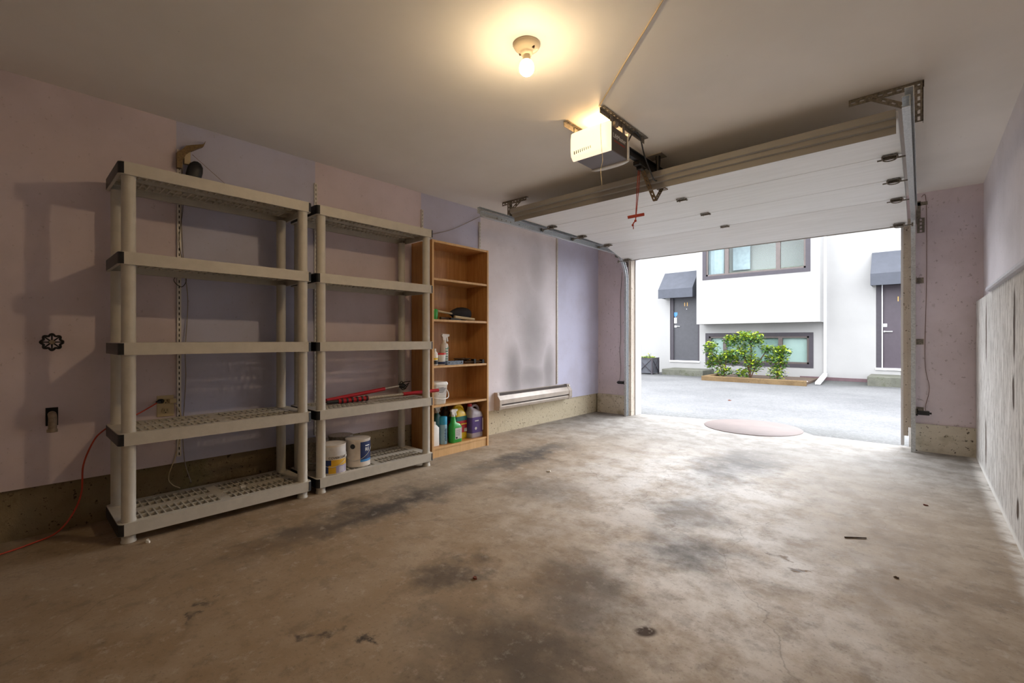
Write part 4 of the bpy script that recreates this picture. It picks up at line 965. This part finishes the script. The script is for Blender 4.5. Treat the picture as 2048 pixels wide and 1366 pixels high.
tag(MB().tube([(-.05,1.07,ZC-.003),(-.73,1.668,ZC-.003),(-1.03,1.93,ZC-.003),(-1.322,2.192,ZC-.003)], .003, 6).build('ceiling_wire', M['wiretan'], loc=(-1.3,2.19,ZC)), 'thin wire stapled straight across the ceiling to the opener', 'wire')

# ------------------------------------------------------------------ safety sensors and their wires
def sensor(x, d, z, label):
    t = thing('safety_sensor', label, 'sensor', (x,5.30,z), 'door safety sensors')
    MB().box(min(x,x+d*.075),max(x,x+d*.075),5.285,5.318,z-.018,z+.018).build('sensor_body', M['black'], t, bev=.004)
    b = MB(); b.cyl((x-d*.03,5.30,z),(x,5.30,z),.016,.016,14); b.cyl((x+d*.075,5.30,z),(x+d*.088,5.30,z),.008,.008,10); b.build('lens_housing', M['iron'], t)
    b = MB(); b.box(min(x,x-d*.03),max(x,x-d*.03),5.316,5.322,z-.03,z+.03); b.build('mount', M['black'], t)
sensor(-.02, 1, .345, 'black safety sensor on the right door track')
sensor(-2.845, -1, .425, 'black safety sensor on the left door track')
cable('sensor_wire', 'thin pinkish wire running down the wall right of the doorway', 'wire', [(-.0,YE-.004,2.235),(.033,YE-.004,2.19),(.036,YE-.004,1.5),(.026,YE-.004,.80),(.054,YE-.006,.56),(.03,YE-.01,.40),(.03,5.32,.365)], .002, M['twine'])
cable('sensor_wire', 'thin dark wire running down the wall left of the doorway', 'wire', [(-2.905,YE-.004,1.86),(-2.93,YE-.004,1.5),(-2.926,YE-.004,1.0),(-2.94,YE-.004,.85),(-2.925,YE-.004,.62),(-2.93,YE-.012,.48),(-2.92,5.32,.435)], .002, M['wiredark'])

# ------------------------------------------------------------------ bits on the floor
def bit(name, x, y, s, m, label, cat, group):
    b = MB(); r = random.Random(int(x*1000)+int(y*777))
    V = []; 
    for k in range(7):
        a = 2*PI*k/7; q = s*(.6+.5*r.random()); V.append((x+q*math.cos(a), y+q*.6*math.sin(a), .0005))
    V2 = [(x+(vx_-x)*.8, y+(vy_-y)*.8, .001+s*(.25+.4*r.random())) for vx_, vy_, _ in V]
    b.add(V+V2, [tuple(range(7))[::-1], tuple(range(7,14))]+[(k,(k+1)%7,7+(k+1)%7,7+k) for k in range(7)])
    return tag(b.build(name, m, loc=(x,y,0)), label, cat, group)
bit('dry_leaf', -1.36, 1.285, .014, M['leafdry'], 'reddish dry leaf scrap on the dark floor patch left of centre', 'leaf', 'leaf scraps on the floor')
bit('dry_leaf', .02, 3.63, .014, M['leafdry'], 'brown dry leaf scrap on the pale floor near the right doorway jamb', 'leaf', 'leaf scraps on the floor')
bit('pebble', -.075, 2.445, .012, M['stone'], 'small dark stone on the floor near the right wall', 'stone', None)
bit('paint_chip', -2.05, 2.69, .018, M['chip'], 'white paint chip on the dark floor streak in front of the bookcase', 'chip', 'white chips on the floor')
bit('paint_chip', -2.78, .46, .022, M['chip'], 'white crumpled chip beside the front foot of the left shelving unit', 'chip', 'white chips on the floor')
tag(MB().cyl((-.28,2.77,.004),(-.2,2.83,.004),.004,.003,8).build('twig', M['rust'], loc=(-.24,2.8,0)), 'thin brown twig on the pale floor at right', 'twig')
tag(MB().box(-3.02,-2.99,.93,.955,.1005,.112).build('paint_chip', M['chip'], loc=(-3.0,.94,.1)), 'small pale block lying on the bottom shelf of the left unit', 'chip')

# ------------------------------------------------------------------ lane and house across it
tag(MB().lathe([(.488,-.03),(.488,.003),(.484,.006),(.0001,.006)], (-1.405,5.565,0), 64).build('manhole_cover', M['manhole'], loc=(-1.4,5.565,0)), 'large round brown cover set at the edge of the garage floor', 'manhole cover')
GZ = -.06; YR, YBAY = 14.0, 13.4
H = thing('house', 'white two-storey house across the lane with grey awnings', 'house', (-3,14,GZ))
def panels(b, x0, x1, z0, z1, y0, y1, holes):
    xs = sorted({x0,x1}|{h[0] for h in holes}|{h[1] for h in holes}); zs = sorted({z0,z1}|{h[2] for h in holes}|{h[3] for h in holes})
    for i in range(len(xs)-1):
        for j in range(len(zs)-1):
            cx_, cz_ = (xs[i]+xs[i+1])/2, (zs[j]+zs[j+1])/2
            if not any(h[0] < cx_ < h[1] and h[2] < cz_ < h[3] for h in holes): b.box(xs[i],xs[i+1],y0,y1,zs[j],zs[j+1])
    return b
D11 = (-5.886,-4.975,.30,2.33); D10 = (-.805,.12,.27,2.33); WL = (-4.797,-2.073,.235,1.167); WU = (-4.675,-2.047,2.68,3.8)
panels(MB(), -14, 7, -.3, 4.1, YR, YR+.25, [D11,D10,WL]).build('wall', M['house'], H)
bay = MB(); panels(bay, -4.845, -1.849, 1.42, 4.1, YBAY, YBAY+.2, [WU]); bay.box(-4.845,-4.645,YBAY+.2,YR,1.42,4.1); bay.box(-2.047,-1.849,YBAY+.2,YR,1.42,4.1); bay.box(-4.645,-2.047,YBAY+.2,YR+.05,1.42,1.62)
bay.build('bay_wall', M['house'], H)
MB().box(-2.37, -.9, YR-.03, YR, GZ, .02).build('base_trim', M['maroon'], H)
def window(x0, x1, z0, z1, y, mull, bw, back, kind):
    f = MB(); f.box(x0,x1,y-.03,y+.03,z0,z0+bw); f.box(x0,x1,y-.03,y+.03,z1-bw,z1); f.box(x0,x0+bw,y-.03,y+.03,z0+bw,z1-bw); f.box(x1-bw,x1,y-.03,y+.03,z0+bw,z1-bw)
    fr = f.build('window', M['frame'], H)
    s = MB(); a0, a1, c0, c1 = x0+bw, x1-bw, z0+bw, z1-bw; sw = .045
    s.box(a0,a1,y-.01,y+.06,c0,c0+sw); s.box(a0,a1,y-.01,y+.06,c1-sw,c1); s.box(a0,a0+sw,y-.01,y+.06,c0,c1); s.box(a1-sw,a1,y-.01,y+.06,c0,c1)
    for m_ in mull: s.box(m_-.05,m_+.05,y-.015,y+.06,c0,c1)
    s.build('sash', M['frame2'], fr)
    edges = [a0+sw]+[q for m_ in mull for q in (m_-.05,m_+.05)]+[a1-sw]
    for k in range(0, len(edges), 2): MB().box(edges[k],edges[k+1],y+.02,y+.026,c0+sw,c1-sw).build('pane', M['glass'], fr)
    return fr
fl = window(*WL, YR+.02, (-2.83,-4.25), .1, None, 0); MB().box(WL[0],WL[1],YR+.12,YR+.14,WL[2],WL[3]).build('blind', M['blind'], fl)
fu = window(*WU, YBAY+.02, (-4.02,-2.76), .1, None, 1)
r_ = MB(); r_.box(-4.64,-2.06,YBAY+2.2,YBAY+2.25,1.62,4.05); r_.box(-4.66,-4.64,YBAY+.6,YBAY+2.2,1.62,4.05); r_.box(-2.06,-2.04,YBAY+.6,YBAY+2.2,1.62,4.05); r_.build('room_wall', M['roomwall'], fu)
MB().prism([(-4.6+.05*k,YBAY+.17+.012*(k % 2)) for k in range(10)]+[(-4.15-.05*k,YBAY+.2+.012*(k % 2)) for k in range(10)], 2.7, 3.9, 'z').build('curtain', M['curtain'], fu)
MB().box(-4.0,-3.55,YBAY+.5,YBAY+.53,2.95,3.9).build('inner_door', M['curtain'], fu)
b = MB(); b.box(-4.6,-2.1,YBAY+.5,YBAY+.9,2.4,2.92); b.build('sofa', M['sofa'], fu, bev=.05)
def door(Dr, mat_, mframe, num, nx, nz, gold, keyside):
    x0,x1,z0,z1 = Dr; f = MB(); f.box(x0,x0+.11,YR+.01,YR+.2,z0,z1); f.box(x1-.05,x1,YR+.01,YR+.2,z0,z1); f.box(x0,x1,YR+.01,YR+.2,z1-.06,z1)
    fr = f.build('door', mframe, H)
    MB().box(x0+.11,x1-.05,YR+.05,YR+.1,z0+.03,z1-.06).build('door_leaf', mat_, fr)
    MB().box(x0-.01,x1+.01,YR-.03,YR+.2,z0-.02,z0+.03).build('sill', M['ext_white'], fr)
    b = MB(); b.text(num, .16, frame((nx,YR+.048,nz),(1,0,0),(0,0,1)), .004); b.build('house_number', gold, fr)
    return fr
d1 = door(D11, M['door'], M['frame'], '11', -5.40, 2.06, M['gold'], 0)
b = MB(); b.box(-5.76,-5.69,YR+.04,YR+.05,1.36,1.42); b.cyl((-5.72,YR+.02,1.39),(-5.58,YR+.02,1.39),.014,.014,10); b.cyl((-5.725,YR+.015,1.39),(-5.725,YR+.05,1.39),.018,.018,10); b.build('door_handle', M['chrome'], d1)
b = MB(); b.box(-5.765,-5.685,YR+.03,YR+.05,1.49,1.66); b.build('keypad', M['white'], d1)
b = MB(); b.prism([(-5.79,1.83),(-5.67,1.83),(-5.67,1.75),(-5.73,1.67),(-5.79,1.75)], YR+.046, YR+.05, 'y'); b.build('sticker', M['skyblue'], d1)
MB().cyl((-5.38,YR+.04,1.92),(-5.38,YR+.05,1.92),.012,.012,10).build('peephole', M['chrome'], d1)
d2 = door(D10, M['doorbrown'], M['frame'], '10', -.36, 1.93, M['gold'], 0)
b = MB(); b.cyl((-.66,YR+.02,1.17),(-.5,YR+.02,1.17),.014,.014,10); b.cyl((-.65,YR+.02,1.17),(-.65,YR+.05,1.17),.02,.02,10); b.build('door_handle', M['chrome'], d2)
b = MB(); b.box(-.68,-.6,YR+.04,YR+.05,1.28,1.36); b.build('lock', M['chrome'], d2)
b = MB(); b.box(-.70,-.68,YR-.005,YR+.02,.3,2.3); b.build('frame_strip', M['ext_white'], d2)
def awning(x0, x1):
    y1 = YR-.5; zt, zf, zb = 3.06, 2.50, 2.24
    b = MB(); th = .012
    b.hexa([(x0,y1,zf),(x1,y1,zf),(x1,YR,zt),(x0,YR,zt),(x0,y1-.004,zf+th),(x1,y1-.004,zf+th),(x1,YR,zt+th),(x0,YR,zt+th)])
    b.box(x0,x1,y1-.006,y1+.004,zb,zf+.008)
    for x_ in (x0, x1-.008): b.prism([(y1,zf),(YR,zf),(YR,zt)], x_, x_+.008, 'x'); b.box(x_,x_+.008,y1,YR,zb+.02,zf)
    b.build('awning', M['awning'], H)
awning(-6.05, -5.0); awning(-.88, .25)
b = MB(); b.box(-1.845,-1.79,YR-.06,YR,.12,4.1); dn = b.build('downspout', M['ext_white'], H)
b = MB(); b.hexa([(-1.86,13.95,.05),(-1.77,13.95,.05),(-1.70,12.35,-.045),(-1.80,12.35,-.045),(-1.86,13.95,.12),(-1.77,13.95,.12),(-1.70,12.35,.005),(-1.80,12.35,.005)]); b.build('outflow', M['ext_white'], dn)
tag(MB().box(-5.75,-4.55,13.08,YR-.001,GZ-.02,.105).build('concrete_step', M['step'], bev=.012, loc=(-5.2,13.5,GZ)), 'mossy concrete step below the charcoal door, left of the shrub bed', 'step')
tag(MB().box(-.90,.5,12.95,YR-.001,GZ-.02,.15).build('concrete_step', M['step'], bev=.012, loc=(-.2,13.5,GZ)), 'mossy concrete step below the plum-brown door at the right', 'step')
t = thing('planter', 'dark square planter with low green plants at the left of the lane', 'planter', (-6.17,13.08,GZ))
b = MB(); px0, px1, py0, py1, pz0, pz1 = -6.42,-5.94,12.85,13.33,GZ+.03,.42
b.hexa([(px0+.03,py0+.03,pz0),(px1-.03,py0+.03,pz0),(px1-.03,py1-.03,pz0),(px0+.03,py1-.03,pz0),(px0+.01,py0+.01,pz1),(px1-.01,py0+.01,pz1),(px1-.01,py1-.01,pz1),(px0+.01,py1-.01,pz1)]); b.build('box', M['planterbox'], t)
b = MB()
for (x_, y_) in ((px0+.02,py0+.02),(px1-.02,py0+.02),(px0+.02,py1-.02),(px1-.02,py1-.02)): b.box(x_-.022,x_+.022,y_-.022,y_+.022,GZ,pz1+.012)
b.tube([(px0+.03,py0+.008,pz0+.02),(px1-.03,py0+.0,pz1-.02)], .01, 6); b.tube([(px1-.03,py0+.008,pz0+.02),(px0+.03,py0+.0,pz1-.02)], .01, 6)
b.tube([(px1-.006,py0+.03,pz0+.02),(px1+.0,py1-.03,pz1-.02)], .01, 6); b.tube([(px1-.006,py1-.03,pz0+.02),(px1+.0,py0+.03,pz1-.02)], .01, 6)
b.box(px0,px1,py0,py0+.03,pz1-.03,pz1); b.box(px0,px1,py1-.03,py1,pz1-.03,pz1); b.box(px0,px0+.03,py0,py1,pz1-.03,pz1); b.box(px1-.03,px1,py0,py1,pz1-.03,pz1); b.build('frame', M['frame'], t)
def leaves(b, pts, size, rnd, mats=(0,1,2), weights=(.4,.4,.2)):
    for p in pts:
        p = Vector(p); a = rnd.random()*2*PI; el = rnd.uniform(-.5,.9); s = size*rnd.uniform(.7,1.3)
        d = Vector((math.cos(a)*math.cos(el), math.sin(a)*math.cos(el), math.sin(el))); sd = d.cross(Vector((0,0,1))).normalized(); up = sd.cross(d)
        b.cur = rnd.choices(mats, weights)[0]
        tip = p+d*s; w_ = s*.32
        m1 = p+d*s*.45+up*s*.02
        b.add([p, m1+sd*w_+up*s*.12, tip, m1-sd*w_+up*s*.12, m1], [(0,1,4),(1,2,4),(2,3,4),(3,0,4)], True)
rnd = random.Random(3); b = MB()
leaves(b, [(rnd.uniform(px0+.05,px1-.05), rnd.uniform(py0+.05,py1-.05), pz1-.02+rnd.uniform(0,.05)) for _ in range(160)]+[(-6.15+rnd.uniform(-.05,.05),13.1+rnd.uniform(-.05,.05),pz1+rnd.uniform(.03,.13)) for _ in range(20)], .06, rnd, weights=(.7,.25,.05))
b.build('plants', [M['leaf_new'], M['leaf'], M['leaf_dark']], t)
b = MB(); b.box(-4.17,-1.9,11.86,12.0,GZ-.02,GZ+.115); b.box(-4.17,-4.03,12.0,13.05,GZ-.02,GZ+.115)
tag(b.build('timber_edging', M['timber'], bev=.01, loc=(-3,11.93,GZ)), 'weathered timber border around the shrub bed', 'edging')
b = MB(); b.box(-4.03,-1.95,12.0,YR,GZ-.02,GZ+.05); struct(b.build('ground_bed', M['soil']), 'earth of the shrub bed below the low window', 'ground')
rnd = random.Random(9); b = MB()
for _ in range(200):
    x_ = rnd.uniform(-3.6,-1.98); y_ = rnd.uniform(12.02,12.5); b.sphere((x_,y_,GZ+.06), rnd.uniform(.015,.03), 6, 4, 1, .8, .6)
tag(b.build('pebbles', M['pebble'], loc=(-2.8,12.2,GZ)), 'white pebbles strewn along the timber border', 'pebbles', kind='stuff')
def shrub(x, y, label, clumps, trunk, seed, n):
    t = thing('shrub', label, 'shrub', (x,y,GZ+.05)); rnd = random.Random(seed); b = MB()
    for (cx_, cz_) in trunk: b.tube([(x,y,GZ+.03),(x+(cx_-x)*.35+.02,y,GZ+.05+(cz_-GZ)*.45),(cx_,y+.02,cz_)], .014, 7)
    b.build('stems', M['bark'], t)
    b = MB()
    for (cx_, cy_, cz_, rx, rz, wn) in clumps:
        pts = []
        k = int(n*wn)
        for _ in range(k):
            u = Vector((rnd.gauss(0,1), rnd.gauss(0,1), rnd.gauss(0,1))).normalized()*rnd.random()**.45
            pts.append((cx_+u.x*rx, cy_+u.y*rx*.8, cz_+u.z*rz))
        top = [p for p in pts if p[2] > cz_+rz*.15]; low = [p for p in pts if p[2] <= cz_+rz*.15]
        leaves(b, top, .08, rnd, weights=(.62,.3,.08)); leaves(b, low, .07, rnd, weights=(.22,.48,.3))
    b.build('foliage', [M['leaf_new'], M['leaf'], M['leaf_dark']], t)
YS = 12.6
shrub(-3.86, YS, 'leafy green shrub at the left of the low window', [(-4.18,YS,.70,.2,.26,.9),(-4.02,YS,.38,.2,.2,.7),(-3.78,YS,.52,.2,.2,.8),(-3.84,YS,.14,.22,.14,.5),(-4.2,YS,.3,.13,.12,.3)], [(-4.15,.6),(-3.8,.5),(-3.9,.3)], 1, 400)
shrub(-3.22, YS, 'tallest leafy shrub in the middle of the bed, yellow-green on top', [(-3.68,YS,.93,.2,.17,.7),(-3.35,YS,1.0,.28,.2,1.1),(-3.08,YS,.95,.2,.22,.8),(-3.4,YS,.62,.32,.22,1.3),(-3.15,YS,.35,.24,.22,1.0),(-3.4,YS,.1,.2,.13,.5),(-2.82,YS,.72,.17,.13,.5),(-3.6,YS,.42,.15,.15,.4)], [(-3.5,.8),(-3.2,.95),(-2.85,.7),(-3.3,.4)], 2, 400)
shrub(-2.62, YS, 'smaller shrub with reddish stems at the right of the bed', [(-2.52,YS,.66,.22,.17,.9),(-2.58,YS,.42,.22,.2,.8),(-2.62,YS,.14,.22,.16,.6),(-2.78,YS,.5,.13,.12,.3)], [(-2.5,.6),(-2.65,.4)], 5, 400)
bit('dry_leaf', -2.42, 8.22, .03, M['leafdry'], 'lone dark leaf lying out on the pale asphalt lane', 'leaf', None).location.z = GZ
